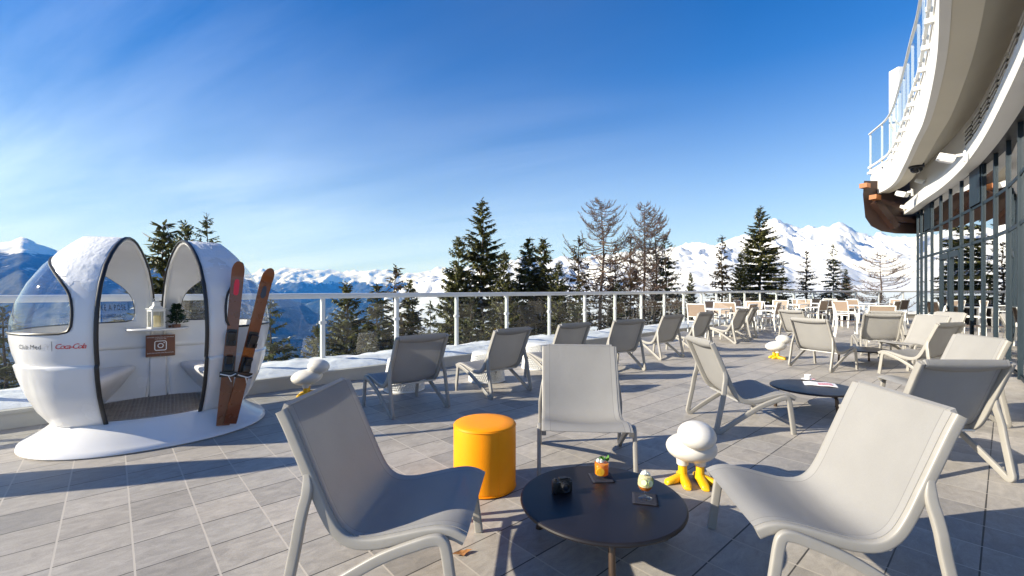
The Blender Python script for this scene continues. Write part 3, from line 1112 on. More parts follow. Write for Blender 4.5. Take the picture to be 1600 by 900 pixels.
# ------------------------------------------------------------------ pouf
pf = thing('pouf', 'bright orange leather drum pouf behind the left foreground chair', 'pouf', (-.180, 2.945, 0))
mb = MB()
mb.lathe([(0, .0), (.196, .0), (.203, .008), (.2045, .03), (.2055, .2), (.2050, .39), (.202, .406), (0, .406)], 64)
mb.build('body', M['orange'], pf)
mb = MB()
mb.lathe([(.196, .404), (.2035, .409), (.201, .418), (.190, .4245), (.12, .4275), (0, .428)], 64)
mb.build('top_panel', M['orange'], pf)
for zz, rr in ((.4085, .2035), (.012, .2045)):
    mb = MB()
    mb.tube([Vector((rr * math.cos(k * math.pi / 36), rr * math.sin(k * math.pi / 36), zz)) for k in range(72)], .0042, n=6, closed=True)
    mb.build('piping', M['orange'], pf)
mb = MB()
mb.tube([Vector((.2045 * math.cos(R(-62)), .2045 * math.sin(R(-62)), z)) for z in (.02, .2, .4)], .0022, n=5)
mb.build('seam', M['orange'], pf)

# ------------------------------------------------------------------ bird stools


def make_bird(label):
    r = thing('bird_stool', label, 'bird stool', group='white bird shaped stools with yellow feet')
    mb = MB()
    mb.ellipsoid((-.02, 0, .232), (.182, .162, .094), Matrix.Rotation(R(-6), 3, 'Y'))
    mb.build('body', M['egg'], r, angle=80)
    mb = MB()
    mb.ellipsoid((.115, 0, .357), (.128, .118, .086), Matrix.Rotation(R(4), 3, 'Y'))
    mb.build('head', M['egg'], r, angle=80)
    for s in (1, -1):
        mb = MB()
        mb.lathe([(0, .112), (.034, .112), (.0385, .116), (.0395, .14), (.050, .18), (.055, .22), (0, .22)], 20, (-.02, s * .056, 0))
        th = mb.build('thigh', M['egg'], r)
        mb = MB()
        mb.lathe([(0, .02), (.034, .02), (.029, .06), (.0285, .115), (0, .115)], 16, (-.02, s * .056, 0))

        def toe(a, ln, w, h):
            m = Matrix.Rotation(R(a), 3, 'Z')
            secs = []
            for x, ww, hh in ((-.022, w * .8, h * 1.25), (.02, w, h * 1.2), (ln * .6, w * 1.02, h * .9), (ln - .012, w * .95, h * .72), (ln, w * .7, h * .45)):
                ring = []
                for k in range(8):
                    t = 2 * math.pi * (k + .5) / 8
                    cy, cz = math.cos(t), math.sin(t)
                    p = Vector((x, ww * math.copysign(abs(cy) ** .6, cy), hh * .5 + hh * .5 * math.copysign(abs(cz) ** .6, cz)))
                    ring.append(m @ p + Vector((-.02, s * .056, .001)))
                secs.append(ring)
            mb.sweep(secs)
        toe(0, .150, .028, .050)
        toe(s * 58, .145, .026, .048)
        toe(180, .10, .026, .050)
        mb.build('foot', M['yellow'], r, angle=50)
    return r


b1 = make_bird('white bird stool with yellow feet between the drinks table and the right foreground chair')
b1.location, b1.rotation_euler = (1.21, 2.99, 0), (0, 0, R(-98))
dup(b1, (-2.48, 5.42, 0), R(12), 'white bird stool with yellow feet against the kerb right of the cabin')
dup(b1, (4.98, 8.36, 0), R(-2), 'farthest white bird stool, left of the lounge chair with the sunlit back')

# ------------------------------------------------------------------ perforated drum stools


def make_drum(label):
    r = thing('perforated_stool', label, 'mesh stool', group='white perforated drum stools')
    mb = MB()
    nseg, nz = 54, 13
    rows = []
    for j in range(nz + 1):
        s = j / nz
        rr = .255 - .055 * s ** 1.3
        rows.append([mb.bm.verts.new((rr * math.cos(2 * math.pi * (k + .5 * (j % 2)) / nseg), rr * math.sin(2 * math.pi * (k + .5 * (j % 2)) / nseg), .02 + .385 * s)) for k in range(nseg)])
    for j in range(nz):
        for k in range(nseg):
            k2 = (k + 1) % nseg
            if j % 2 == 0:
                mb.bm.faces.new((rows[j][k], rows[j][k2], rows[j + 1][k]))
                mb.bm.faces.new((rows[j][k2], rows[j + 1][k2], rows[j + 1][k]))
            else:
                mb.bm.faces.new((rows[j][k], rows[j][k2], rows[j + 1][k2]))
                mb.bm.faces.new((rows[j][k], rows[j + 1][k2], rows[j + 1][k]))
    o = mb.build('mesh_side', M['white'], r, smooth=False)
    md = o.modifiers.new('lattice', 'WIREFRAME')
    md.thickness = .010
    mb = MB()
    mb.lathe([(0, .412), (.185, .412), (.203, .405), (.208, .395), (.200, .385), (0, .385)], 40)
    mb.build('top', M['white'], r)
    mb = MB()
    mb.lathe([(.250, .0), (.262, .004), (.264, .018), (.257, .03), (.250, .022), (.250, .0)], 40)
    mb.build('base_ring', M['white'], r)
    return r


d1 = make_drum('white perforated drum stool behind the second back facing chair from the cabin')
d1.location = (-.36, 6.35, 0)
dup(d1, (-1.40, 5.78, 0), .4, 'white perforated drum stool mostly hidden by the back facing chair nearest the cabin')
dup(d1, (.42, 7.35, 0), .8, 'white perforated drum stool peeking out left of the camera facing lounge chair')

# ------------------------------------------------------------------ things on the foreground table
TZ = .2502


def napkin(p, a, label):
    mb = MB()
    n = 8
    g = [[mb.bm.verts.new((-.062 + .124 * i / n, -.062 + .124 * j / n, .0018 + .0016 * noise.noise(Vector((i * .5, j * .5, p[0] * 9))) + (.004 if (i == n and j == 0) else 0))) for j in range(n + 1)] for i in range(n + 1)]
    for i in range(n):
        for j in range(n):
            mb.bm.faces.new((g[i][j], g[i + 1][j], g[i + 1][j + 1], g[i][j + 1]))
    o = mb.build('napkin', M['napkin'], angle=80)
    md = o.modifiers.new('thickness', 'SOLIDIFY')
    md.thickness = .0015
    o.location = (p[0], p[1], TZ + .0005)
    o.rotation_euler = (0, 0, R(a))
    tag(o, label, 'napkin', 'navy paper napkins under the drinks')


g1 = at(940, 747, TZ)
g2 = at(1008, 780, TZ)
napkin(g1, 3, 'navy paper napkin under the orange drink with mint')
napkin(g2, -14, 'navy paper napkin under the stemmed glass with cucumber')
gz0 = TZ + .0045
dr = thing('orange_cocktail', 'orange drink with ice and mint in a straight tumbler on a navy napkin', 'drink', (g1.x, g1.y, gz0))
mb = MB()
mb.lathe([(0, 0), (.036, 0), (.0385, .004), (.0395, .02), (.0405, .098), (.0395, .0995), (.0385, .098), (.0372, .021), (.030, .017), (0, .017)], 36)
mb.build('tumbler', M['glassware'], dr)
mb = MB()
mb.lathe([(0, .0185), (.034, .0185), (.0366, .023), (.0376, .080), (0, .081)], 32)
mb.build('juice', M['juice'], dr)
mb = MB()
for k in range(9):
    mb.box((rnd.uniform(-.02, .02), rnd.uniform(-.02, .02), .084 + .011 * rnd.random()), (.017, .016, .014), Matrix.Rotation(rnd.random() * 3, 3, (rnd.random(), rnd.random(), .4)), .003)
mb.build('ice', M['ice'], dr)
mb = MB()
mb.lathe([(0, -.002), (.022, -.002), (.023, 0), (.022, .002), (0, .002)], 20, (-.014, -.0362, .044), Matrix.Rotation(R(90), 3, 'X'))
mb.build('orange_slice', M['slice'], dr)
mb = MB()
for k in range(13):
    a = rnd.random() * 6.28
    d = Vector((math.cos(a), math.sin(a), rnd.uniform(.2, 1.4))).normalized()
    s = d.cross(Vector((.3, .2, 1))).normalized()
    c = Vector((.018, .0, .090))
    l = rnd.uniform(.026, .046)
    w = l * .30
    up = s.cross(d) * .004
    P = [c + d * .006, c + d * l * .4 + s * w - up, c + d * l * .78 + s * w * .7 - up, c + d * l, c + d * l * .78 - s * w * .7 - up, c + d * l * .4 - s * w - up]
    mid = [mb.bm.verts.new(c + d * l * t + up) for t in (.2, .55, .8)]
    V = [mb.bm.verts.new(p) for p in P]
    mb.bm.faces.new((V[0], V[1], mid[0]))
    mb.bm.faces.new((V[1], V[2], mid[1], mid[0]))
    mb.bm.faces.new((V[2], V[3], mid[2], mid[1]))
    mb.bm.faces.new((V[3], V[4], mid[2]))
    mb.bm.faces.new((V[4], V[5], mid[0], mid[1], mid[2]))
    mb.bm.faces.new((V[5], V[0], mid[0]))
mb.build('mint_sprig', M['mint'], dr)

dr = thing('stemmed_cocktail', 'crushed ice drink with cucumber in a stemmed glass on a navy napkin', 'drink', (g2.x, g2.y, gz0))
mb = MB()
mb.lathe([(0, .0), (.033, .0), (.0345, .0015), (.033, .003), (.010, .006), (.0055, .012), (.005, .028), (.009, .033), (.024, .041), (.035, .056), (.0385, .074), (.036, .096), (.030, .114), (.0292, .1145), (.0285, .114), (.0345, .096), (.037, .074), (.0335, .057), (.023, .0425), (0, .036)], 36)
mb.build('glass', M['glassware'], dr)
mb = MB()
mb.lathe([(0, .0375), (.022, .0435), (.0325, .0575), (.0352, .066), (0, .068)], 32)
mb.build('amber_layer', M['amber'], dr)
mb = MB()
mb.lathe([(0, .0685), (.0354, .0665), (.0362, .075), (.034, .095), (.029, .112), (.018, .118), (0, .119)], 32)
mb.build('iced_layer', M['lime_drink'], dr)
mb = MB()
for k in range(26):
    a = rnd.random() * 6.28
    rr = .020 * rnd.random() ** .5
    mb.box((rr * math.cos(a), rr * math.sin(a), .120 + (.020 - rr) * .9 * rnd.random()), (.010, .009, .008), Matrix.Rotation(rnd.random() * 3, 3, (rnd.random(), rnd.random(), .4)), .002)
mb.build('ice_mound', M['ice'], dr)
for az, zz in ((-118, .088), (-62, .083), (-10, .086)):
    n = Vector((math.cos(R(az)), math.sin(R(az)), .12)).normalized()
    rot = Vector((0, 0, 1)).rotation_difference(n).to_matrix()
    mb = MB()
    mb.lathe([(0, -.0008), (.0150, -.0008), (.0150, .0012), (0, .0012)], 20, n * .0368 + Vector((0, 0, zz)), rot)
    cs = mb.build('cucumber_slice', M['cucumber'], dr)
    mb = MB()
    mb.tube([n * .0374 + Vector((0, 0, zz)) + rot @ Vector((.0152 * math.cos(k * .314), .0152 * math.sin(k * .314), 0)) for k in range(20)], .0011, n=5, closed=True)
    mb.build('skin', M['cuc_skin'], cs)

# compact camera
gc = at(878, 769, TZ)
cam_o = thing('compact_camera', 'small black compact camera standing on the dark foreground table', 'camera', (gc.x, gc.y, TZ), R(14))
mb = MB()
mb.box((0, 0, .034), (.104, .030, .066), None, .007)
mb.box((-.046, -.010, .034), (.020, .028, .058), None, .008)
mb.build('body', M['black'], cam_o, angle=45)
mb = MB()
mb.box((.005, .002, .071), (.042, .022, .010), None, .003)
mb.lathe([(0, 0), (.0085, 0), (.0085, .007), (.007, .0085), (0, .0085)], 18, (-.036, 0, .067))
mb.lathe([(0, 0), (.0095, 0), (.0095, .005), (0, .005)], 18, (.036, 0, .067))
mb.build('top_controls', M['black'], cam_o)
mb = MB()
mb.lathe([(0, 0), (.026, 0), (.026, .012), (.023, .013), (.023, .026), (.021, .028), (.018, .026), (.017, .022), (0, .021)], 32, (.008, -.015, .036), Matrix.Rotation(R(90), 3, 'X'))
ln = mb.build('lens_barrel', M['black'], cam_o)
mb = MB()
mb.lathe([(0, .0235), (.010, .0228), (.0165, .0212)], 24, (.008, -.015, .036), Matrix.Rotation(R(90), 3, 'X'))
mb.build('front_glass', M['lens'], ln)
mb = MB()
mb.box((-.020, -.0154, .060), (.024, .001, .005))
mb.box((.043, -.0154, .058), (.008, .001, .006))
mb.build('badge', M['chrome'], cam_o)

# cup, saucer and magazine
gp = at(1262, 594, TZ)
cp = thing('coffee_cup', 'small white coffee cup on a saucer on the second low table', 'cup', (gp.x, gp.y, TZ), R(200))
mb = MB()
mb.lathe([(0, .004), (.03, .003), (.058, .008), (.068, .015), (.067, .0165), (.056, .011), (.03, .007), (0, .007)], 32)
mb.build('saucer', M['porcelain'], cp)
mb = MB()
mb.lathe([(0, .010), (.018, .010), (.020, .012), (.030, .035), (.034, .064), (.0328, .065), (.0315, .063), (.028, .036), (.018, .015), (0, .0145)], 32)
mb.tube(catmull([(.031, 0, .055), (.046, 0, .056), (.050, 0, .042), (.042, 0, .028), (.028, 0, .028)], 4), .004, n=7)
mb.build('cup', M['porcelain'], cp)
mb = MB()
mb.box((-.05, .035, .017), (.05, .035, .004), Matrix.Rotation(.4, 3, 'Z'), .001)
mb.build('sugar_sachet', M['paper_pink'], cp)
gm = at(1281, 601, TZ)
mg = thing('magazine', 'folded white and pink magazine lying by the coffee cup', 'magazine', (gm.x, gm.y, TZ), R(-28))
mb = MB()
mb.sweep([[Vector((x, y, z0 + z1)) for x, z1 in ((-.15, 0), (-.08, .006), (0, .003), (.07, .008), (.15, .002), (.15, .006), (.07, .014), (0, .009), (-.08, .013), (-.15, .005))] for y, z0 in ((-.10, .001), (0, .002), (.10, .001))])
mb.build('pages', M['paper'], mg)
mb = MB()
mb.sweep([[Vector((x, y, z0 + z1)) for x, z1 in ((-.02, .012), (.02, .0125), (.07, .0165), (.11, .0135), (.11, .0143), (.07, .0173), (.02, .0133), (-.02, .0128))] for y, z0 in ((-.08, .0005), (0, .0015), (.04, .0012))])
mb.build('printed_picture', M['paper_pink'], mg)

lf = MB()
lp = at(722, 866, 0)
P = [Vector((.035 * math.cos(a) * (1.5 if k % 3 == 0 else .9), .02 * math.sin(a) * (1.3 if k % 2 else .8), .006 + .008 * abs(math.cos(a)))) for k, a in ((k, k * 6.283 / 12) for k in range(12))]
c0 = lf.bm.verts.new((0, 0, .003))
vv = [lf.bm.verts.new(p) for p in P]
for k in range(12):
    lf.bm.faces.new((c0, vv[k], vv[(k + 1) % 12]))
o = lf.build('dry_leaf', M['leaf'])
o.location, o.rotation_euler = lp, (0, 0, .4)
tag(o, 'dry brown leaf on the tiles under the left foreground chair', 'leaf')

# ------------------------------------------------------------------ dining furniture


def make_dining(label, fm, sm, name='dining_chair', group='white and taupe dining chairs'):
    r = thing(name, label, 'dining chair', group=group)
    for s in (1, -1):
        mb = MB()
        mb.tube([(.225, s * .25, .0), (.225, s * .25, .64)], .016, n=8, sq=4, side=(0, 1, 0))
        mb.build('leg', fm, r)
        mb = MB()
        mb.tube(catmull([(-.25, s * .25, .0), (-.215, s * .25, .25), (-.205, s * .25, .45), (-.23, s * .25, .66), (-.285, s * .25, .90)], 3), .016, n=8, sq=4, side=(0, 1, 0))
        mb.build('back_post', fm, r)
        mb = MB()
        mb.tube([(-.235, s * .25, .645), (.0, s * .25, .655), (.24, s * .25, .648)], .014, .024, n=8, sq=4, side=(0, 0, 1))
        mb.build('armrest', fm, r)
    mb = MB()
    mb.bm.free()
    for bx, bz, br in ((-.205, .42, .014), (.225, .42, .014), (-.283, .895, .015), (-.212, .55, .010)):
        mb = MB()
        mb.tube([(bx, -.245, bz), (bx, .245, bz)], br, n=8)
        mb.build('cross_bar', fm, r)
    mb = MB()
    mb.sweep([[Vector((x, y, .437 - .012 * (1 - (y / .236) ** 2) + dz)) for dz in (0, .006) for y in ((-.236, -.1, .1, .236) if dz == 0 else (.236, .1, -.1, -.236))] for x in (-.21, 0, .22)])
    mb.build('seat', sm, r)
    mb = MB()
    mb.sweep([[Vector((x - .012 * (1 - (y / .236) ** 2) + dx, y, z)) for dx in (0, .006) for y in ((-.236, -.1, .1, .236) if dx == 0 else (.236, .1, -.1, -.236))] for x, z in ((-.213, .56), (-.236, .70), (-.278, .885))])
    mb.build('backrest', sm, r)
    return r


def make_dining_table(label, fm, name='dining_table', group='white dining tables', s=.8):
    r = thing(name, label, 'table', group=group)
    mb = MB()
    mb.box((0, 0, .735), (s, s, .028), None, .006)
    mb.build('table_top', fm, r)
    for a in (-1, 1):
        for b in (-1, 1):
            mb = MB()
            mb.box((a * (s / 2 - .04), b * (s / 2 - .04), .36), (.045, .045, .722), None, .004)
            mb.build('leg', fm, r)
    return r


TABLES = [  # x, y, rotation, words for the table, chairs as (dx, dy, heading)
    (5.75, 12.75, 42, 'the white table nearest the lounge row', ((-.75, 0, 0, 'left'), (.05, -.80, 80, 'near'), (.70, .10, 180, 'right'))),
    (7.25, 14.05, 42, 'the second white balustrade table', ((-.75, 0, 0, 'left'), (.75, .0, 184, 'right'), (0, -.78, 95, 'near'), (0, .78, -90, 'far'))),
    (8.85, 15.35, 40, 'the third white balustrade table', ((-.75, 0, 4, 'left'), (.75, 0, 180, 'right'), (0, .78, -94, 'far'))),
    (10.5, 16.6, 34, 'the fourth white balustrade table', ((-.75, 0, 0, 'left'), (.75, .05, 176, 'right'), (0, -.76, 88, 'near'))),
    (12.15, 17.85, 26, 'the last white balustrade table', ((-.78, 0, 0, 'left'), (.80, 0, 182, 'right'))),
    (9.72, 11.55, 48, 'the white table nearest the facade', ((-.04, -.82, 92, 'near'), (-.82, .08, 2, 'left'), (.05, .85, -88, 'far'))),
    (12.15, 15.55, 20, 'the white table at the facade end', ((-.80, -.05, 4, 'left'), (.1, -.80, 92, 'near'), (.0, .78, -88, 'far'))),
    (14.3, 17.5, 10, 'the far white table past the facade end', ((-.80, 0, 0, 'left'), (0, -.80, 92, 'near'), (.78, 0, 180, 'right'))),
]
dt = dc = None
SIDE = {'left': 'on the left of', 'right': 'on the right of', 'near': 'on the near side of', 'far': 'on the far side of'}
for (x, y, a, words, chairs) in TABLES:
    lb = words.replace('the ', '', 1) + ', square top on four legs'
    lb = 'square dining table, ' + words
    if dt is None:
        dt = make_dining_table(lb, M['white'])
        dt.location, dt.rotation_euler = (x, y, 0), (0, 0, R(a))
    else:
        dup(dt, (x, y, 0), R(a), lb)
    for dx, dy, hd, side in chairs:
        v = Matrix.Rotation(R(a), 3, 'Z') @ Vector((dx, dy, 0))
        lb = 'taupe dining chair %s %s' % (SIDE[side], words)
        loc = (x + v.x, y + v.y, 0)
        if dc is None:
            dc = make_dining(lb, M['white'], M['taupe'])
            dc.location, dc.rotation_euler = loc, (0, 0, R(a + hd))
        else:
            dup(dc, loc, R(a + hd + rnd.uniform(-8, 8)), lb)
kt = make_dining_table('dark brown square table in the far corner by the balustrade', M['dark_set'], 'dark_table', 'dark corner furniture', .95)
kt.location, kt.rotation_euler = (13.75, 18.75, 0), (0, 0, R(14))
mb = MB()
mb.box((0, 0, .36), (.62, .62, .70), None, .02)
mb.build('pedestal', M['dark_set'], kt)
k1 = make_dining('dark brown chair left of the dark corner table', M['dark_set'], M['dark_set'], 'dark_chair', 'dark corner furniture')
k1.location, k1.rotation_euler = (12.85, 18.55, 0), (0, 0, R(14))
dup(k1, (14.55, 18.35, 0), R(150), 'dark brown chair right of the dark corner table')
dup(k1, (14.3, 19.35, 0), R(-100), 'dark brown chair behind the dark corner table')

# ------------------------------------------------------------------ egg shaped photo cabin
NC = Vector((.669, -.743, 0))                     # towards the camera
PC = Vector((-3.37, 4.22, 0))
CROT = math.atan2(A.y, A.x) - R(4.5)
cab = thing('photo_cabin', 'white egg shaped gondola cabin with open arches and clear domes on a flared base', 'photo cabin', PC, CROT)
PZ = [.17, .19, .30, .45, .60, .69, .705, .72, .80, .90, .955, 1.05, 1.2, 1.35, 1.5, 1.6, 1.68, 1.735, 1.762, 1.770]
PW = [.46, .50, .56, .625, .662, .676, .664, .664, .677, .685, .685, .680, .655, .60, .505, .40, .285, .175, .085, .0]
PL = [.48, .52, .595, .66, .708, .728, .712, .714, .738, .755, .758, .755, .72, .655, .565, .485, .415, .365, .34, .325]
PL = [l * .96 for l in PL]
TILT = R(13.6)
EXPO = 2.35


def shellp(z, th):
    """point on the half shell at height z; th -90 front rim, 0 tip, 90 back rim (local: x out from the rim plane)"""
    W_, L_ = float(np.interp(z, PZ, PW)), float(np.interp(z, PZ, PL))
    c, s = math.cos(th), math.sin(th)
    e = 2 / EXPO
    return Vector((L_ * max(c, 0) ** e, W_ * math.copysign(abs(s) ** e, s), z))


def wfun(p):
    """positive inside the window"""
    a = p.z - .957
    b = p.x - .15
    c = (p.x - (.15 + (p.z - 1.26) * 1.02)) / 1.43
    k = .045
    h = -k * math.log(math.exp(-min(b, 2) / k) + math.exp(-min(c, 2) / k)) if True else 0
    k = .03
    return -k * math.log(math.exp(-min(a, 1.5) / k) + math.exp(-min(h, 1.5) / k))


def split_mesh(bm, fn):
    """cut a mesh along fn = 0; returns the cut edges"""
    val = {v: fn(v.co) for v in bm.verts}
    new = set()
    for v in bm.verts:
        if abs(val[v]) < 1e-6:
            val[v] = 1e-6
    for e in list(bm.edges):
        a, b = e.verts
        if val[a] * val[b] < 0:
            t = val[a] / (val[a] - val[b])
            for _ in range(1):
                ne, nv = bmesh.utils.edge_split(e, a, t)
            val[nv] = 0.0
            new.add(nv)
    for f in list(bm.faces):
        vs_ = [v for v in f.verts if v in new]
        if len(vs_) == 2:
            try:
                bmesh.utils.face_split(f, vs_[0], vs_[1])
            except ValueError:
                pass
    return [e for e in bm.edges if e.verts[0] in new and e.verts[1] in new and len(e.link_faces) == 2 and fn(e.link_faces[0].calc_center_median()) * fn(e.link_faces[1].calc_center_median()) < 0], new


def chain(edges):
    adj = {}
    for e in edges:
        a, b = e.verts
        adj.setdefault(a, []).append(b)
        adj.setdefault(b, []).append(a)
    out = []
    seen = set()
    for st in sorted(adj, key=lambda v: len(adj[v])):
        if st in seen:
            continue
        path = [st]
        seen.add(st)
        while True:
            nx_ = [w for w in adj[path[-1]] if w not in seen]
            if not nx_:
                break
            path.append(nx_[0])
            seen.add(nx_[0])
        closed = len(path) > 2 and path[0] in adj[path[-1]]
        out.append(([v.co.copy() for v in path], closed))
    return out


# finer height samples, smooth profile
zz = catmull([(z, w, l) for z, w, l in zip(PZ, PW, PL)], 3)
ZS = sorted({round(p.x, 5) for p in zz if .17 <= p.x <= 1.770})


def half_frame(sgn):
    """4x4 from half-shell space to cabin space; sgn -1 left half, +1 right half"""
    xo = Vector((math.cos(TILT), math.sin(TILT), 0))
    m = Matrix(((sgn * math.cos(TILT), -sgn * math.sin(TILT) * -1 * -1, 0, sgn * .195), (math.sin(TILT), math.cos(TILT), 0, 0), (0, 0, 1, 0), (0, 0, 0, 1)))
    return m


for sgn in (-1, 1):
    HF = half_frame(sgn)
    bm = bmesh.new()
    nth = 48
    rows = []
    for z in ZS:
        W_, L_ = float(np.interp(z, PZ, PW)), float(np.interp(z, PZ, PL))
        rows.append([bm.verts.new(shellp(z, -math.pi / 2 + math.pi * k / nth)) for k in range(nth + 1)])
    for r0, r1 in zip(rows, rows[1:]):
        for k in range(nth):
            bm.faces.new((r0[k], r0[k + 1], r1[k + 1], r1[k]))
    bmesh.ops.remove_doubles(bm, verts=bm.verts, dist=1e-5)
    cut, _ = split_mesh(bm, wfun)
    loops = chain(cut)
    shell, win, frost = MB(), MB(), MB()
    for src, keep, dst in ((bm, lambda f: wfun(f.calc_center_median()) <= 0, shell), (bm, lambda f: wfun(f.calc_center_median()) > 0, win)):
        vm = {}
        for f in src.faces:
            if keep(f):
                q = []
                for v in f.verts:
                    if v not in vm:
                        vm[v] = dst.bm.verts.new(HF @ v.co)
                    q.append(vm[v])
                dst.bm.faces.new(q)
    # frosted snow crust on the roof, an uneven patch lying on the shell
    vm = {}
    cen = HF @ Vector((.25, 0, .95))

    def ff(p):
        return p.z - 1.42 - .22 * noise.fractal(p * 5, 1.0, 2.0, 4) - (0 if sgn < 0 else .10) + (.12 if p.y < -.2 and sgn < 0 else 0)
    sub = bm.copy()
    bmesh.ops.subdivide_edges(sub, edges=[e for e in sub.edges if max(v.co.z for v in e.verts) > 1.25], cuts=3, use_grid_fill=True)
    for f in sub.faces:
        c = f.calc_center_median()
        if wfun(c) < -.02 and ff(c) > 0 and c.x > .03:
            q = []
            for v in f.verts:
                if v not in vm:
                    g = max(0, min(1, ff(v.co) * 6)) * max(0, min(1, (v.co.x - .03) * 25)) * max(0, min(1, (-wfun(v.co) - .02) * 30))
                    nn = Vector((.3, v.co.y, v.co.z - .9)).normalized()
                    vm[v] = frost.bm.verts.new(HF @ (v.co + nn * (.0015 + g * (.004 + .002 * noise.noise(v.co * 30) + .0035 * noise.noise(v.co * 110)))))
                q.append(vm[v])
            frost.bm.faces.new(q)
    sub.free()
    so = shell.build('shell', M['gel'], cab, angle=50)
    cx = HF @ Vector((.3, 0, .9))
    # outward normals, then thickness inwards
    me = so.data
    p0 = me.polygons[len(me.polygons) // 3]
    if (Vector(p0.center) - cx).dot(p0.normal) < 0:
        me.flip_normals()
    md = so.modifiers.new('wall_thickness', 'SOLIDIFY')
    md.thickness = .022
    md.offset = -1
    wo = win.build('window', M['dome'], cab, angle=60)
    fo = frost.build('frost_crust', M['frost'], so, angle=80)
    gk = MB()
    for pts, closed in loops:
        P = [HF @ p for p in pts]
        # even spacing
        gk.tube(P, .0105, n=7, closed=closed)
    gk.build('gasket', M['rubber'], wo)
    # rim of the arch
    rim = [HF @ Vector((0.002, float(np.interp(z, PZ, PW)) * s, z)) for s, zs in ((-1, ZS), (1, ZS[::-1][1:])) for z in zs]
    gk = MB()
    gk.tube(rim, .016, .013, n=8, side=(1, 0, 0))
    gk.build('rim_seal', M['rubber'], so)
    gk = MB()
    gk.tube([HF @ Vector((.012, max(0, float(np.interp(z, PZ, PW)) - .024) * s, z - .02 * max(0, (z - 1.5) / .27))) for s, zs in ((-1, ZS), (1, ZS[::-1][1:])) for z in zs], .011, .010, n=8, side=(1, 0, 0))
    gk.build('rim_lining', M['gasket_lip'], so)
    # moulded bench
    bn = MB()
    secs = []
    for z, sc, x0 in ((.205, .92, .30), (.30, .93, .24), (.40, .935, .18), (.47, .935, .135), (.50, .93, .13), (.517, .915, .145), (.522, .88, .18)):
        ring = []
        for k in range(41):
            p = shellp(min(z, .6), -math.pi / 2 + math.pi * k / 40)
            ring.append(HF @ Vector((max(p.x * sc, x0), p.y * sc * .97, z)))
        secs.append(ring)
    bn.sweep(secs, True)
    bn.build('bench', M['gel_in'], cab, angle=60)
    hd = MB()
    hd.box(HF @ Vector((.42, .28 if sgn < 0 else .30, 1.0)), (.10, .13, .16), Matrix.Rotation(.3, 3, 'Z'), .03)
    if sgn < 0:
        hd.build('head_cushion', M['cream_foam'], cab)
    else:
        hd.bm.free()
    bm.free()

# flared base
bs = MB()
secs = []
for fa, fb, z in ((.99, .985, 0), (1.0, 1.0, .012), (.995, .99, .030), (.96, .955, .045), (.90, .90, .075), (.845, .845, .11), (.80, .78, .145), (.775, .72, .175), (.76, .69, .195)):
    ring = []
    for k in range(72):
        t = 2 * math.pi * k / 72
        c, s = math.cos(t), math.sin(t)
        e = 2 / 2.2
        ring.append(Vector((.90 * fa * math.copysign(abs(c) ** e, c), .80 * fb * math.copysign(abs(s) ** e, s), z)))
    secs.append(ring)
bs.sweep(secs)
bs.build('base', M['gel'], cab, angle=50)

# chequer plate floor with raised bars
fl = MB()
poly = [(.60 * math.cos(2 * math.pi * k / 48), .47 * math.sin(2 * math.pi * k / 48)) for k in range(48)]
fl.prism(poly, .196, .203)
fp = fl.build('floor_plate', M['plate'], cab, smooth=False)
tr_ = MB()
i = 0
for gx in range(-18, 19):
    for gy in range(-16, 17):
        x, y = gx * .030, gy * .027
        if (x / .58) ** 2 + (y / .455) ** 2 < 1:
            tr_.box((x, y, .204), (.027, .007, .004), Matrix.Rotation(R(45 if (gx + gy) % 2 else -45), 3, 'Z'))
tr_.build('tread_pattern', M['plate'], fp, smooth=False)

# back wall between the halves, shelf, sign
bw = MB()
secs = []
for z in (.2, .35, .5, .65, .80, .95, 1.08):
    w = float(np.interp(z, PZ, PW))
    hw = .195 - math.tan(TILT) * w * .98 + .045
    y = w * .955
    secs.append([Vector((-hw, y, z)), Vector((hw, y, z)), Vector((hw, y + .02, z)), Vector((-hw, y + .02, z))])
bw.sweep(secs)
bw.build('back_panel', M['gel_in'], cab, angle=60)
cl = MB()
cl.prism([(-.075, 0), (.075, 0), (.062, -.025), (-.062, -.025)], .2, .60, lambda a, b, d: Vector((a, .965 * float(np.interp(d, PZ, PW)) + b - .005, d)))
cl.build('centre_column', M['gel_in'], cab)
sh = MB()
poly = [(.265 * math.cos(R(a)), .66 - .20 * math.sin(R(a)) ** 1.0) for a in range(0, 181, 6)]
sh.prism(poly, .868, .892)
so = sh.build('shelf', M['gel'], cab)
bv = so.modifiers.new('rounded', 'BEVEL')
bv.width = .009
bv.segments = 2
sg = MB()
SX, SY, SZ = .02, .595, .705
mrot = Matrix.Rotation(R(-4), 3, 'X')
sg.box((0, 0, 0), (.245, .012, .225), None, .005)
so = sg.build('sign', M['sign'], cab)
so.location, so.rotation_euler = (SX, SY, SZ), (R(-6), 0, 0)
so['label'] = 'brown sign with a white rounded camera outline'
lg = MB()


def rrect(hw, rr, n=6):
    out = []
    for cx_, cz_, a0 in ((hw - rr, hw - rr, 0), (-hw + rr, hw - rr, 90), (-hw + rr, -hw + rr, 180), (hw - rr, -hw + rr, 270)):
        for k in range(n + 1):
            a = R(a0 + 90 * k / n)
            out.append(Vector((cx_ + rr * math.cos(a), -.0075, cz_ + rr * math.sin(a))))
    return out


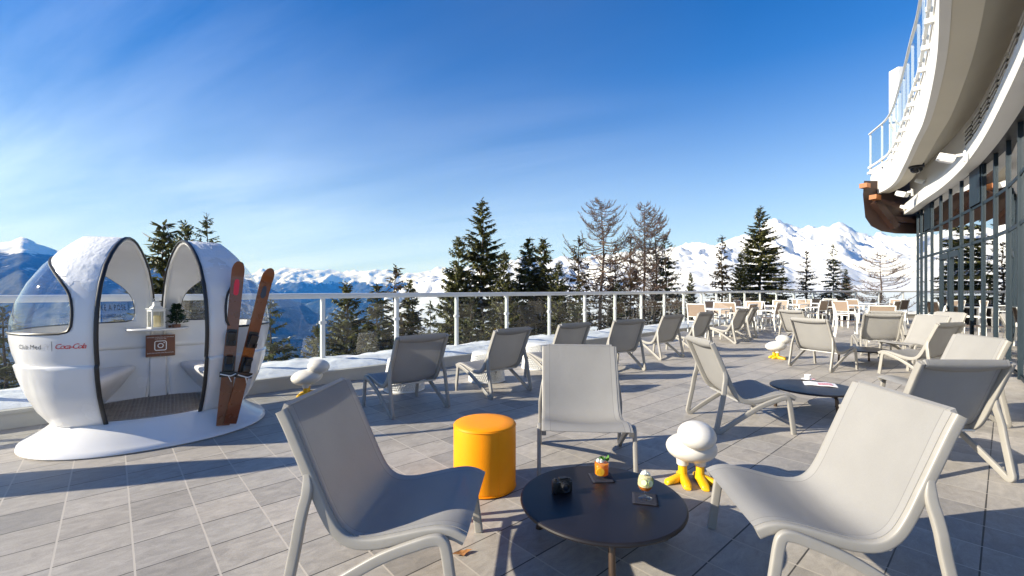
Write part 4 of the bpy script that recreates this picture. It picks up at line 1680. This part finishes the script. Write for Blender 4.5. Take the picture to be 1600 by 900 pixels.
lg.tube(rrect(.048, .016), .0045, .001, n=6, side=None, closed=True)
lg.tube([Vector((.022 * math.cos(k * math.pi / 14), -.0075, .022 * math.sin(k * math.pi / 14))) for k in range(28)], .0045, .001, n=6, closed=True)
lg.lathe([(0, 0), (.006, 0), (.006, .001), (0, .001)], 12, (.030, -.0065, .030), Matrix.Rotation(R(90), 3, 'X'))
lg.build('camera_emblem', M['sign_white'], so)
tx = text_mesh('PARTAGEZ VOTRE MEILLEUR SOUVENIR', .0125, .0003, align='CENTER')
tx.transform(Matrix.Translation((0, -.0068, .084)) @ Matrix.Rotation(R(90), 4, 'X'))
tx.materials.append(M['sign_white'])
tx2 = text_mesh('AVEC NOUS SUR', .0125, .0003, align='CENTER')
tx2.transform(Matrix.Translation((0, -.0068, .067)) @ Matrix.Rotation(R(90), 4, 'X'))
tx2.materials.append(M['sign_white'])
tx3 = text_mesh('@ARCSPANORAMA #ARCSPANORAMA', .0125, .0003, align='CENTER')
tx3.transform(Matrix.Translation((0, -.0068, -.080)) @ Matrix.Rotation(R(90), 4, 'X'))
tx3.materials.append(M['sign_white'])
for q in (tx, tx2, tx3):
    put('sign_text', q, so)
sc_ = MB()
for zz_ in (.102, -.102):
    sc_.lathe([(0, 0), (.004, 0), (.003, .002), (0, .0025)], 10, (0, -.006, zz_), Matrix.Rotation(R(90), 3, 'X'))
sc_.build('screw', M['chrome'], so)


# lettering bent onto the left half, front side
HFL = half_frame(-1)


def bent(me, z0, s0, back=False, off=.003):
    """wrap flat lettering round the left half shell; s0 = arc length from the front rim where the text ends"""
    for v in me.vertices:
        z = z0 + v.co.y
        # walk along the section
        ths = [-math.pi / 2 + math.pi * k / 240 for k in range(121)]
        pts = [shellp(z, t) for t in ths]
        if back:
            pts = [Vector((p.x, -p.y, p.z)) for p in pts]
        target = max(0, (s0 + v.co.x) if back else (s0 - v.co.x))
        acc = 0
        for a, b in zip(pts, pts[1:]):
            d = (b - a).length
            if acc + d >= target:
                p = a.lerp(b, (target - acc) / d)
                t = (b - a).normalized()
                break
            acc += d
        nrm = Vector((t.y, -t.x, 0)) if not back else Vector((-t.y, t.x, 0))
        v.co = HFL @ (p + nrm * off)
    return me


def letter(name, body, size, z0, s0, m, shear=0.0, space=1.0, back=False, off=.003):
    me = text_mesh(body, size, 0, shear, space, 2)
    bm2 = bmesh.new()
    bm2.from_mesh(me)
    bmesh.ops.triangulate(bm2, faces=bm2.faces)
    bm2.to_mesh(me)
    bm2.free()
    me = bent(me, z0, s0, back, off)
    me.materials.append(m)
    return put(name, me, cab)


TZ0 = .842
letter('lettering', 'Club Med', .050, TZ0, .548, M['navy'], 0, 1.0)
letter('lettering', 'Coca-Cola', .058, TZ0, .262, M['redtext'], .35, .78)
# trident like emblem and the dividing line
for nm, pts, m_ in (('emblem', None, M['navy']),):
    e = MB()
    for path in ([(0, .052), (.018, .045), (.026, .050), (.026, .0), (.036, -.008)], [(.006, .030), (.022, .026), (.040, .034), (.052, .052)], [(.040, .034), (.030, .014)]):
        e.tube([Vector((x, y, 0)) for x, y in path], .0035, .0008, n=4)
    me = e.build('emblem', m_, mesh_only=True, smooth=False)
    me.transform(Matrix.Diagonal((.75, .75, .75, 1)))
    put('emblem', bent(me, TZ0, .326), cab)
e = MB()
e.box((0, .022, 0), (.003, .075, .001))
put('divider', bent(e.build('divider', M['navy'], mesh_only=True, smooth=False), TZ0, .277), cab)
letter('window_lettering', 'TAKE A POSE !', .085, 1.075, .235, M['navy'], 0, 1.25, True, .004) if False else None


def letter_in(body, size, z0, send, m):
    """lettering on the back left window, read from inside through the arch"""
    me = text_mesh(body, size, 0, 0, 1.15, 2)
    w = max(v.co.x for v in me.vertices)
    for v in me.vertices:
        v.co.x = (w - v.co.x) * .44          # runs from the rim outwards, so mirror for reading from inside
    me = bent(me, z0, send, True, -.006)
    me.materials.append(m)
    put('window_lettering', me, cab)


letter_in('TAKE A POSE !', .085, 1.085, .205, M['navy'])
letter_in('#CLUBMEDARCS', .058, 1.005, .235, M['navy'])

# ------------------------------------------------------------------ lantern and little fir on the shelf, skis
CABM = Matrix.Translation(PC) @ Matrix.Rotation(CROT, 4, 'Z')
lp = CABM @ Vector((-.015, .545, .8925))
ln = thing('lantern', 'white metal lantern with an ivory candle on the cabin shelf', 'lantern', lp, R(58))
mb = MB()
mb.box((0, 0, .008), (.125, .125, .016), None, .004)
mb.build('base', M['white'], ln)
for a in (-1, 1):
    for b in (-1, 1):
        mb = MB()
        mb.box((a * .052, b * .052, .098), (.014, .014, .164), None, .002)
        mb.build('post', M['white'], ln)
mb = MB()
mb.box((0, 0, .19), (.122, .122, .026), None, .004)
mb.box((0, 0, .205), (.142, .142, .008), None, .003)
mb.lathe([(.066, .208), (.060, .222), (.040, .236), (.038, .262), (.046, .264), (.036, .276), (.012, .286), (0, .287)], 4, m=Matrix.Rotation(R(45), 3, 'Z'))
mb.build('roof', M['white'], ln, angle=30)
mb = MB()
mb.tube([Vector((.022 * math.cos(k * .2618), 0, .297 + .022 * math.sin(k * .2618))) for k in range(24)], .003, n=6, closed=True)
mb.build('handle_ring', M['white'], ln)
mb = MB()
mb.lathe([(0, .017), (.037, .017), (.037, .128), (.034, .132), (.030, .126), (0, .122)], 28)
mb.build('candle', M['candle'], ln)
mb = MB()
for a in range(4):
    m_ = Matrix.Rotation(R(90 * a), 3, 'Z')
    mb.box(m_ @ Vector((.052, 0, .097)), (.002, .09, .16), m_)
mb.build('glass_pane', M['glassware'], ln, smooth=False)

fp_ = CABM @ Vector((.155, .555, .8925))
ft = thing('table_fir', 'little green fir tree in a log slice pot beside the lantern', 'plant', fp_)
mb = MB()
for k in range(5):
    a = k * 1.2566
    mb.lathe([(0, 0), (.016, 0), (.016, .034), (0, .034)], 10, (.024 * math.cos(a), .024 * math.sin(a), 0))
mb.lathe([(0, 0), (.014, 0), (.014, .024), (0, .024)], 10, (-.062, -.012, 0))
mb.lathe([(0, 0), (.024, 0), (.024, .030), (0, .030)], 10)
mb.build('log_pot', M['terracotta'], ft)
vs, fs = [], []
rg = random.Random(5)
for k in range(620):
    z = .05 + .20 * rg.random()
    f = (z - .05) / .2
    r_ = .095 * (1 - f * .85) * rg.random() ** .5 * (.8 + .3 * math.sin(f * 22))
    a = rg.random() * 6.28
    c = Vector((r_ * math.cos(a), r_ * math.sin(a), z))
    d = Vector((math.cos(a) + rg.uniform(-.5, .5), math.sin(a) + rg.uniform(-.5, .5), rg.uniform(-.3, .7))).normalized()
    s = d.cross(Vector((rg.uniform(-1, 1), rg.uniform(-1, 1), 1))).normalized() * .006
    i = len(vs)
    vs += [c - s, c + d * .018 - s * 1.2, c + d * .035, c + d * .018 + s * 1.2, c + s]
    fs.append((i, i + 1, i + 2, i + 3, i + 4))
raw_mesh('foliage', vs, fs, M['fir'], ft)
mb = MB()
mb.tube([(0, 0, .02), (0, 0, .2)], [.006, .002], n=6)
mb.build('stem', M['bark'], ft)


def ski(label, bottom, top, roll, mark):
    b, t = Vector(bottom), Vector(top)
    ax = (t - b)
    ln_ = ax.length
    ax.normalize()
    # width direction roughly along the cabin, flattened against the shell
    wd = Vector((math.cos(roll), math.sin(roll), 0))
    wd = (wd - ax * wd.dot(ax)).normalized()
    nr = ax.cross(wd)                       # ski top surface points along -nr or nr: choose towards the camera
    if nr.dot(NC) < 0:
        nr = -nr
    m = Matrix((wd, nr, ax)).transposed().to_4x4()
    m.translation = b
    r = thing('ski', label, 'ski', group='pair of wooden skis leaning on the cabin')
    r.matrix_world = m
    mb = MB()
    secs = []
    K = 40
    for s in [k / K for k in range(37)] + [.92, .94, .955, .968, .979, .988, .994, .998, 1.0]:
        z = s * ln_
        w = .048 + .005 * (2 * s - 1) ** 2
        if s > .93:
            q = (s - .93) / .07
            w *= math.sqrt(max(.004, 1 - q ** 2.2))
        if s < .02:
            w *= .96
        y = .030 * math.sin(math.pi * s) * .4
        if s > .86:
            y += .085 * ((s - .86) / .14) ** 2 * .55
        th_ = .0055 if s < .9 else .004
        secs.append([Vector((-w, y - th_, z)), Vector((w, y - th_, z)), Vector((w, y + th_, z)), Vector((-w, y + th_, z))])
    mb.sweep(secs)
    mb.build('ski_body', M['wood_ski'], r, angle=30)
    for z0, kind in ((.36 * ln_, 'heel'), (.53 * ln_, 'toe')):
        y0 = .030 * .4 + .008
        mb = MB()
        if kind == 'heel':
            mb.box((0, y0 + .008, z0), (.085, .016, .17), None, .005)
            mb.box((0, y0 + .035, z0 - .01), (.066, .05, .075), Matrix.Rotation(.2, 3, 'X'), .014)
            mb.box((0, y0 + .055, z0 + .055), (.050, .030, .075), Matrix.Rotation(-.35, 3, 'X'), .010)
            mb.box((0, y0 + .03, z0 - .075), (.13, .012, .05), None, .005)
        else:
            mb.box((0, y0 + .006, z0), (.080, .012, .15), None, .005)
            mb.box((0, y0 + .032, z0 + .012), (.070, .048, .085), Matrix.Rotation(-.2, 3, 'X'), .016)
            mb.box((-.030, y0 + .034, z0 - .045), (.018, .03, .045), None, .006)
            mb.box((.030, y0 + .034, z0 - .045), (.018, .03, .045), None, .006)
        bn_ = mb.build('%s_binding' % kind, M['binding'], r, angle=50)
        if kind == 'heel':
            mb = MB()
            mb.tube(catmull([(-.06, y0 + .05, z0 - .07), (-.02, y0 + .064, z0 - .078), (.02, y0 + .066, z0 - .085), (.06, y0 + .052, z0 - .068)], 4), .0055, n=6)
            mb.tube(catmull([(0, y0 + .066, z0 - .08), (.02, y0 + .06, z0 - .12), (.03, y0 + .045, z0 - .14)], 4), .004, n=6)
            mb.build('white_cord', M['white'], bn_)
    y1 = .030 * .4 * math.sin(math.pi * .86) + .0065
    mb = MB()
    if mark == 'red':
        mb.sweep([[Vector((x, .0065 + .012 * math.sin(math.pi * z / ln_) + .0468 * max(0, (z / ln_ - .86) / .14) ** 2 * 1.0, z)) for x in ((-w_, w_))] for w_, z in ((.008, .79 * ln_), (.020, .80 * ln_), (.022, .86 * ln_), (.016, .885 * ln_), (.006, .89 * ln_))], closed_section=False)
        mb.build('red_sticker', M['red'], r, smooth=False)
    else:
        mb.sweep([[Vector((x, .0065 + .012 * math.sin(math.pi * z / ln_) + .0468 * max(0, (z / ln_ - .86) / .14) ** 2 * 1.0, z)) for x in ((-w_, w_))] for w_, z in ((.010, .80 * ln_), (.024, .82 * ln_), (.020, .86 * ln_), (.010, .88 * ln_))], closed_section=False)
        mb.build('dark_sticker', M['navy'], r, smooth=False)
    return r


rl = math.atan2(A.y, A.x)
ski('brown wooden ski with a red sticker near its tip, upright against the cabin', (-2.60, 4.00, .075), (-2.535, 4.13, 1.555), rl - .15, 'red')
ski('brown wooden ski tilted to the right behind the red stickered one', (-2.55, 4.02, .085), (-2.285, 4.19, 1.50), rl + .10, 'dark')

# ------------------------------------------------------------------ restaurant building
bld = thing('restaurant_building', 'curved white building with slate framed glass facade, wide balcony and timber overhang', 'building', (9, 9, 0))
BO = Vector((-9, -9, 0))


def bpart(name, mbx, m, parent=None, **kw):
    for v in mbx.bm.verts:
        v.co += BO
    return mbx.build(name, m, parent or bld, **kw)


WALL = [Vector((x, y, 0)) for x, y in ((14.9, 17.2), (13.9, 15.75), (12.8, 14.05), (11.14, 11.6), (9.97, 9.85), (9.13, 8.63), (8.64, 7.95), (8.1, 7.26), (7.17, 6.23), (6.35, 5.42), (5.62, 4.77), (4.9, 4.13), (4.2, 3.52), (3.75, 3.05))]
wl = catmull(WALL[2:], 10)
# arc length table
acc = [0.0]
for a, b in zip(wl, wl[1:]):
    acc.append(acc[-1] + (b - a).length)


def wall_at(s):
    s = max(0, min(s, acc[-1]))
    for i in range(len(acc) - 1):
        if acc[i + 1] >= s:
            t = (s - acc[i]) / (acc[i + 1] - acc[i])
            return wl[i].lerp(wl[i + 1], t), (wl[i + 1] - wl[i]).normalized()


def up(p, z):
    return Vector((p.x, p.y, z))


MU = [1434.6, 1440.4, 1447.3, 1457, 1470.8, 1486, 1503.4, 1519.3, 1537.5, 1556.9, 1577, 1595.9]
MS = []
for u in MU:
    r_ = (u - U0) / F
    best = min(range(2000), key=lambda k: abs((lambda p: p.x / p.y - r_)(wall_at(acc[-1] * k / 1999)[0])) if wall_at(acc[-1] * k / 1999)[0].y > 5.3 else 9)
    MS.append(acc[-1] * best / 1999)
while MS[-1] < acc[-1] - .3:
    MS.append(MS[-1] + .85)
ZTR = (.06, 2.25, 2.96, 3.95)
for i, s in enumerate(MS):
    p, t = wall_at(s)
    rot = Matrix.Rotation(math.atan2(t.y, t.x), 3, 'Z')
    mb = MB()
    mb.box(up(p, 2.0), (.055, .076, 4.0), rot, .006)
    bpart('mullion', mb, M['mullion'])
door_i = 4
for z in ZTR[1:3] + (.04,):
    mb = MB()
    pts = [up(wall_at(MS[0] + (acc[-1] - MS[0]) * k / 60)[0], z) for k in range(61)]
    mb.tube(pts, .040, .026, n=4, side=(0, 0, 1), sq=2)
    bpart('transom', mb, M['mullion'], smooth=False)
for i, (s0, s1) in enumerate(zip(MS, MS[1:])):
    a, ta = wall_at(s0)
    b, tb = wall_at(s1)
    t = (b - a).normalized()
    nrm = Vector((t.y, -t.x, 0))
    for j, (z0, z1) in enumerate(zip(ZTR, ZTR[1:])):
        if j == 2 and i in (2, 7):
            mb = MB()
            for k in range(9):
                zc = z0 + .08 + k * (z1 - z0 - .1) / 9
                mb.box(up((a + b) / 2, zc), ((b - a).length - .07, .06, .012), Matrix.Rotation(math.atan2(t.y, t.x), 3, 'Z') @ Matrix.Rotation(R(35), 3, 'X'))
            mb.box(up((a + b) / 2 - nrm * -.05, (z0 + z1) / 2), ((b - a).length - .07, .01, z1 - z0 - .06), Matrix.Rotation(math.atan2(t.y, t.x), 3, 'Z'))
            bpart('louvre_panel', mb, M['mullion'], smooth=False)
            continue
        mb = MB()
        mb.box(up((a + b) / 2, (z0 + z1) / 2), ((b - a).length - .066, .016, z1 - z0 - .07), Matrix.Rotation(math.atan2(t.y, t.x), 3, 'Z'))
        bpart('glass_pane', mb, M['facade_glass'], smooth=False)
# double door leaf frames
for i in (4, 5):
    a, b = wall_at(MS[i])[0], wall_at(MS[i + 1])[0]
    t = (b - a).normalized()
    nrm = Vector((t.y, -t.x, 0))
    rot = Matrix.Rotation(math.atan2(t.y, t.x), 3, 'Z')
    mb = MB()
    ln_ = (b - a).length
    for s in (.075, ln_ - .075):
        mb.box(up(a + t * s + nrm * .02, 1.1), (.075, .05, 2.05), rot)
    for z in (.12, 2.12):
        mb.box(up((a + b) / 2 + nrm * .021, z), (ln_ - .23, .05, .14), rot)
    bpart('door_leaf', mb, M['mullion'], smooth=False)
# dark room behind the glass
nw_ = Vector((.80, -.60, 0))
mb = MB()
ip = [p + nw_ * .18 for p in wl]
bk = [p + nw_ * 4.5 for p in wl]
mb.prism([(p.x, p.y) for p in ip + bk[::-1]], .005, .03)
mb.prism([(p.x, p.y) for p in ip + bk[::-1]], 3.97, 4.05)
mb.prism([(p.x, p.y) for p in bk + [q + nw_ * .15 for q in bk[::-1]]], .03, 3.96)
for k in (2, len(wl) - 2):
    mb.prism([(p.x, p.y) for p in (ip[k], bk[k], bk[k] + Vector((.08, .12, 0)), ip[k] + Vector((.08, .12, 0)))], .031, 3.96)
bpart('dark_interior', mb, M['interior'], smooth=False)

BEAM = catmull([Vector((x, y, 0)) for x, y in ((12.62, 14.35), (11.95, 13.3), (11.2, 12.17), (10.18, 10.56), (9.08, 9.02), (8.15, 7.85), (7.42, 6.98), (6.56, 6.0), (5.3, 4.61), (4.3, 3.6), (3.5, 2.8))], 6)
EDGE = catmull([Vector((x, y, 0)) for x, y in ((10.83, 13.4), (10.2, 11.95), (8.85, 10.05), (7.6, 8.4), (6.75, 7.28), (5.28, 5.54), (4.14, 4.31), (3.3, 3.45), (2.5, 2.75), (1.6, 2.1), (.6, 1.55))], 6)
EDGE = [p * 1.107 for p in EDGE]


def ribbon(line0, z0, line1, z1, th):
    """sheet between two curves with thickness th upwards"""
    n = min(len(line0), len(line1))
    return [[up(a, z0), up(b, z1), up(b, z1 + th), up(a, z0 + th)] for a, b in zip(line0[:n], line1[:n])]


def resample(line, n):
    d = [0.0]
    for a, b in zip(line, line[1:]):
        d.append(d[-1] + (b - a).length)
    out = []
    for k in range(n):
        s = d[-1] * k / (n - 1)
        i = max(j for j in range(len(d)) if d[j] <= s + 1e-9)
        i = min(i, len(line) - 2)
        out.append(line[i].lerp(line[i + 1], (s - d[i]) / (d[i + 1] - d[i])))
    return out


def off2(line, d):
    out = []
    for i, p in enumerate(line):
        t = (line[min(i + 1, len(line) - 1)] - line[max(i - 1, 0)]).normalized()
        out.append(p + Vector((-t.y, t.x, 0)) * d)   # positive = away from the terrace, into the building
    return out


NB = 64
be, ed = resample(BEAM, NB), resample(EDGE, NB)
mb = MB()
mb.sweep([[up(a, 3.70), up(b, 3.70), up(b, 4.02), up(a, 4.02)] for a, b in zip(be, off2(be, .22))])
bpart('lintel_beam', mb, M['facade_white'], angle=30)
mb = MB()
mb.sweep(ribbon(off2(be, .222), 3.705, off2(be, .6), 3.705, .02))
bpart('dark_reveal', mb, M['louvre'], angle=30)
bv_ = off2(be, .16)
mb = MB()
mb.sweep([[up(a, 4.024), up(b, 4.024), up(b, 5.6), up(a, 5.6)] for a, b in zip(bv_, off2(be, .34))])
bpart('upper_wall', mb, M['facade_white'], angle=30)
# vents in the upper wall
bl = resample(bv_, 400)
for k0 in range(30, 380, 22):
    a, b = bl[k0], bl[min(k0 + 17, 399)]
    t = (b - a).normalized()
    nrm = Vector((t.y, -t.x, 0))
    rot = Matrix.Rotation(math.atan2(t.y, t.x), 3, 'Z')
    ln_ = (b - a).length
    if a.y > 9.6:
        continue
    mb = MB()
    mb.box(up((a + b) / 2 + nrm * .012, 4.36), (ln_, .012, .50), rot)
    v = bpart('vent', mb, M['louvre'], smooth=False)
    mb = MB()
    for q in range(6):
        mb.box(up((a + b) / 2 + nrm * .030, 4.15 + q * .085), (ln_, .035, .022), rot @ Matrix.Rotation(R(30), 3, 'X'))
    bpart('vent_slats', mb, M['facade_white'], v, smooth=False)
# soffit: flat edge strip, then a slope up to the wall
e2 = off2(ed, .36)
mb = MB()
mb.sweep([[up(a, 4.40), up(b, 4.40), up(b, 4.44), up(a, 4.44)] for a, b in zip(off2(ed, .10), e2)])
bpart('soffit_edge', mb, M['soffit'], angle=30)
mb = MB()
mb.sweep([[up(a, 4.45), up(b, 4.78), up(b, 4.84), up(a, 4.51)] for a, b in zip(e2, off2(be, .17))])
bpart('soffit', mb, M['soffit'], angle=30)
mb = MB()
mb.sweep([[up(a, 4.385), up(b, 4.385), up(b, 5.24), up(a, 5.24)] for a, b in zip(ed, off2(ed, .098))])
bpart('balcony_fascia', mb, M['facade_white'], angle=30)
mb = MB()
mb.sweep([[up(a, 5.245), up(b, 5.245), up(b, 5.28), up(a, 5.28)] for a, b in zip(off2(ed, -.02), off2(be, 1.2))])
bpart('balcony_floor', mb, M['facade_white'], angle=30)
# end wall of the balcony
a, b = ed[0], be[0]
mb = MB()
t = (b - a).normalized()
mb.prism([(a.x, a.y), (b.x, b.y), (b.x + .05, b.y + .1), (a.x + .05, a.y + .1)], 4.39, 5.24)
bpart('balcony_end', mb, M['facade_white'], smooth=False)
# balcony railing: white brackets, posts, glass, handrail
rl_ = resample(off2(ed, -.06), 300)
rob = MB()
rob.tube([up(p, 6.47) for p in rl_], .022, .03, n=8, side=(0, 0, 1), sq=4)
hr = bpart('balcony_handrail', rob, M['white'])
mb = MB()
mb.tube([up(p, 5.36) for p in rl_], .03, .03, n=6, side=(0, 0, 1), sq=4)
bpart('lower_rail', mb, M['white'], hr)
STEP = 16
for k in range(0, 300 - STEP, STEP):
    a, b = rl_[k], rl_[k + STEP]
    t = (b - a).normalized()
    nrm = Vector((t.y, -t.x, 0))
    rot = Matrix.Rotation(math.atan2(t.y, t.x), 3, 'Z')
    mb = MB()
    mb.box(up(a + nrm * -.035, 5.82), (.045, .045, 1.27), rot, .004)
    mb.box(up(a + nrm * -.02, 5.18), (.10, .14, .07), rot, .006)
    mb.box(up(a + nrm * -.0, 5.36), (.07, .07, .07), rot, .01)
    po = bpart('railing_post', mb, M['white'], hr)
    mb = MB()
    mb.box(up((a + b) / 2, 5.90), ((b - a).length - .07, .012, .98), rot)
    bpart('railing_glass', mb, M['pane'], hr, smooth=False)
mb = MB()
mb.box((11.75, 13.5, 6.63), (.34, .34, 2.7), None, .02)
bpart('chimney_stack', mb, M['facade_white'])

# end of the upper wall where it turns away, and the timber balcony beyond
mb = MB()
mb.prism([(12.84, 14.12), (13.1, 13.9), (21, 22), (20.6, 22.4)], 0, 3.69)
bpart('end_wall', mb, M['louvre'], smooth=False)
mb = MB()
out_ = [(10.95, 4.80), (10.90, 4.35), (11.0, 3.62), (11.25, 3.34), (11.7, 3.17), (12.3, 3.10), (13.4, 3.08), (13.4, 4.80)]
mb.prism(out_, 14.35, 16.2, lambda a, b, d: Vector((a + .42 * max(0, (12.6 - a) / 1.7) + (d - 14.35) * .86, d, b + (d - 14.35) * .16)))
tb = bpart('timber_balcony', mb, M['timber'], angle=35)
for pa, pb in (((11.22, 14.22, 4.62), (11.42, 14.32, 4.62)), ((11.40, 14.06, 4.22), (11.62, 14.14, 4.20))):
    mb = MB()
    mb.tube([pa, pb], .10, .15, n=4, side=(0, 0, 1))
    bpart('beam_end', mb, M['timber_end'], tb, smooth=False)
mb = MB()
mb.tube([(11.62, 14.25, 4.10), (12.30, 14.30, 3.30)], .17, .14, n=4, side=(0, 1, 0))
mb.tube([(12.1, 14.26, 3.55), (12.9, 14.30, 3.5)], .10, .12, n=4, side=(0, 1, 0))
bpart('brace', mb, M['timber'], tb, smooth=False)

# fittings under the soffit


def flood(u, v, Y, rz, label, sc=1.0):
    p = Vector(((u - U0) / F * Y, Y, CAMH + (V0 - v) / F * Y))
    r = thing('floodlight', label, 'floodlight', p, rz, 'white floodlights on the facade')
    mb = MB()
    mb.box((-.16, 0, -.02), (.26, .20, .13), Matrix.Rotation(R(22), 3, 'Y'), .03)
    mb.build('housing', M['white'], r)
    mb = MB()
    mb.box((-.17, 0, -.093), (.20, .15, .008), Matrix.Rotation(R(22), 3, 'Y'))
    mb.build('lens', M['paper'], r)
    mb = MB()
    mb.box((.03, 0, 0), (.12, .05, .05), None, .01)
    mb.box((.085, 0, -.03), (.03, .07, .20), None, .006)
    mb.build('bracket', M['white'], r)
    r.scale = (sc, sc, sc)


flood(1497, 243, 8.3, R(-38), 'white floodlight on the beam above the glass facade, largest of the fittings', 1.0)
flood(1446, 281, 12.4, R(-50), 'small white lamp on the lintel beam below the dark dome camera', .75)
flood(1420, 300, 12.6, R(-70), 'white spot lamp under the balcony soffit left of the dome camera', 1.0)
flood(1420, 322, 13.9, R(-60), 'small white lamp under the brown timber balcony', .7)
p = Vector(((1432 - U0) / F * 11.2, 11.2, CAMH + (V0 - 262) / F * 11.2))
dm = thing('dome_camera', 'dark dome security camera hanging below the balcony soffit', 'camera', p)
mb = MB()
mb.lathe([(0, .09), (.15, .09), (.155, .0), (.13, -.02), (0, -.02)], 28)
mb.build('housing', M['black'], dm)
mb = MB()
mb.lathe([(.128, -.021), (.12, -.07), (.085, -.115), (.04, -.135), (0, -.14)], 28)
mb.build('dome', M['cam_dark'], dm)
mb = MB()
mb.tube([(0, 0, .08), (0, 0, .26)], .03, n=10)
mb.build('stem', M['white'], dm)

# parasol shape added out of frame, to throw a shade band over the tiles
ps = thing('added_shade_parasol', 'added unseen parasol shape left of the cabin, casting shade over the tiles', 'parasol', (-5.25, 2.52, 0))
mb = MB()
mb.lathe([(0, 0), (.28, 0), (.28, .05), (.05, .07), (0, .07)], 28)
mb.build('foot', M['frame'], ps)
mb = MB()
mb.tube([(0, 0, .07), (0, 0, 1.75)], .022, n=10)
mb.build('pole', M['white'], ps)
mb = MB()
mb.lathe([(0, .30), (.205, .31), (.225, .5), (.22, .9), (.20, 1.25), (.16, 1.5), (.09, 1.66), (0, 1.70)], 24)
mb.build('canopy', M['facade_white'], ps)

# ------------------------------------------------------------------ sky, sun, camera
SUN_EL, SUN_AZ = R(24.0), math.atan2(-.974, -.225)      # direction towards the sun (x, y)
w = bpy.data.worlds.new('World')
scene.world = w
w.use_nodes = True
t = w.node_tree
t.nodes.clear()
wo = t.nodes.new('ShaderNodeOutputWorld')
bg = N(t, 'ShaderNodeBackground', i_Strength=.058)
sk = N(t, 'ShaderNodeTexSky')
sk.sky_type = 'NISHITA'
sk.sun_disc = False
sk.sun_elevation = SUN_EL
sk.sun_rotation = SUN_AZ
sk.altitude = 1900
sk.air_density = 1.0
sk.dust_density = .6
sk.ozone_density = 2.5
# thin streaky cirrus
tc = N(t, 'ShaderNodeTexCoord')
sp = N(t, 'ShaderNodeSeparateXYZ')
L(t, tc.outputs['Generated'], sp.inputs[0])
zz = math_n(t, 'ADD', math_n(t, 'MAXIMUM', sp.outputs[2], 0.0), .16)
cv = N(t, 'ShaderNodeCombineXYZ')
L(t, math_n(t, 'DIVIDE', sp.outputs[0], zz), cv.inputs[0])
L(t, math_n(t, 'DIVIDE', sp.outputs[1], zz), cv.inputs[1])
vr = N(t, 'ShaderNodeVectorRotate', rotation_type='Z_AXIS', i_Angle=R(22))
L(t, cv.outputs[0], vr.inputs['Vector'])
vs_ = N(t, 'ShaderNodeVectorMath', operation='MULTIPLY')
L(t, vr.outputs[0], vs_.inputs[0])
vs_.inputs[1].default_value = (.22, 1.15, 1)
cn = N(t, 'ShaderNodeTexNoise', i_Scale=1.1, i_Detail=9.0, i_Roughness=.58, i_Distortion=.5)
L(t, vs_.outputs[0], cn.inputs['Vector'])
cb = N(t, 'ShaderNodeTexNoise', i_Scale=.42, i_Detail=2.0)
L(t, cv.outputs[0], cb.inputs['Vector'])
ck_ = math_n(t, 'MULTIPLY', math_n(t, 'SUBTRACT', cn.outputs[0], .40), 1.7)
ck_.node.use_clamp = True
cm = math_n(t, 'MULTIPLY', math_n(t, 'SUBTRACT', cb.outputs[0], .30), 2.6)
cm.node.use_clamp = True
# cirrus sits to the west (sun side) and low
lf_ = math_n(t, 'MULTIPLY_ADD', sp.outputs[0], -.85, .34)
lf_.node.use_clamp = True
fac = math_n(t, 'MULTIPLY', math_n(t, 'MULTIPLY', ck_, cm), lf_)
add = N(t, 'ShaderNodeMix', data_type='RGBA', blend_type='ADD')
add.inputs[0].default_value = 1.0
hs = N(t, 'ShaderNodeHueSaturation', i_Value=1.55, i_Hue=.511)
sat = math_n(t, 'MULTIPLY_ADD', sp.outputs[2], .95, 1.02)
sat = math_n(t, 'MINIMUM', sat, 1.42)
L(t, sat, hs.inputs['Saturation'])
L(t, sk.outputs[0], hs.inputs['Color'])
# pale low-sky veil near the horizon
hf = math_n(t, 'POWER', math_n(t, 'SUBTRACT', 1.0, math_n(t, 'MINIMUM', math_n(t, 'MAXIMUM', sp.outputs[2], 0.0), 1.0)), 5.0)
veil = mixc(t, math_n(t, 'MULTIPLY', hf, .96), hs.outputs[0], (5.4, 7.1, 9.2))
L(t, veil, add.inputs[6])
ccol = N(t, 'ShaderNodeVectorMath', operation='SCALE')
ccol.inputs[0].default_value = (9.5, 9.8, 10.2)
L(t, fac, ccol.inputs['Scale'])
L(t, ccol.outputs[0], add.inputs[7])
L(t, add.outputs[2], bg.inputs['Color'])
L(t, bg.outputs[0], wo.inputs[0])

sd = bpy.data.lights.new('sun', 'SUN')
sd.energy = 5.0
sd.angle = R(.53)
sd.color = (1.0, .95, .885)
so = bpy.data.objects.new('sun', sd)
COL.objects.link(so)
to_sun = Vector((math.cos(SUN_EL) * -.974, math.cos(SUN_EL) * -.225, math.sin(SUN_EL)))
so.rotation_euler = to_sun.to_track_quat('Z', 'Y').to_euler()
so.location = (-20, -5, 20)

cd = bpy.data.cameras.new('camera')
cd.sensor_width = 36
cd.lens = 36 * F / 1600
cd.shift_y = 2 / 1600
cd.clip_start = .05
cd.clip_end = 40000
co = bpy.data.objects.new('camera', cd)
COL.objects.link(co)
co.location = (0, 0, CAMH)
co.rotation_euler = (R(90), 0, 0)
scene.camera = co

vsn = scene.view_settings
vsn.view_transform = 'Standard'
vsn.look = 'None'
vsn.exposure = 1.0
vsn.gamma = 1.0
scene.display_settings.display_device = 'sRGB'
cy = scene.cycles
cy.max_bounces = 10
cy.transparent_max_bounces = 24
cy.glossy_bounces = 4
cy.diffuse_bounces = 4
cy.volume_bounces = 0
cy.use_denoising = True
cy.sample_clamp_indirect = 6
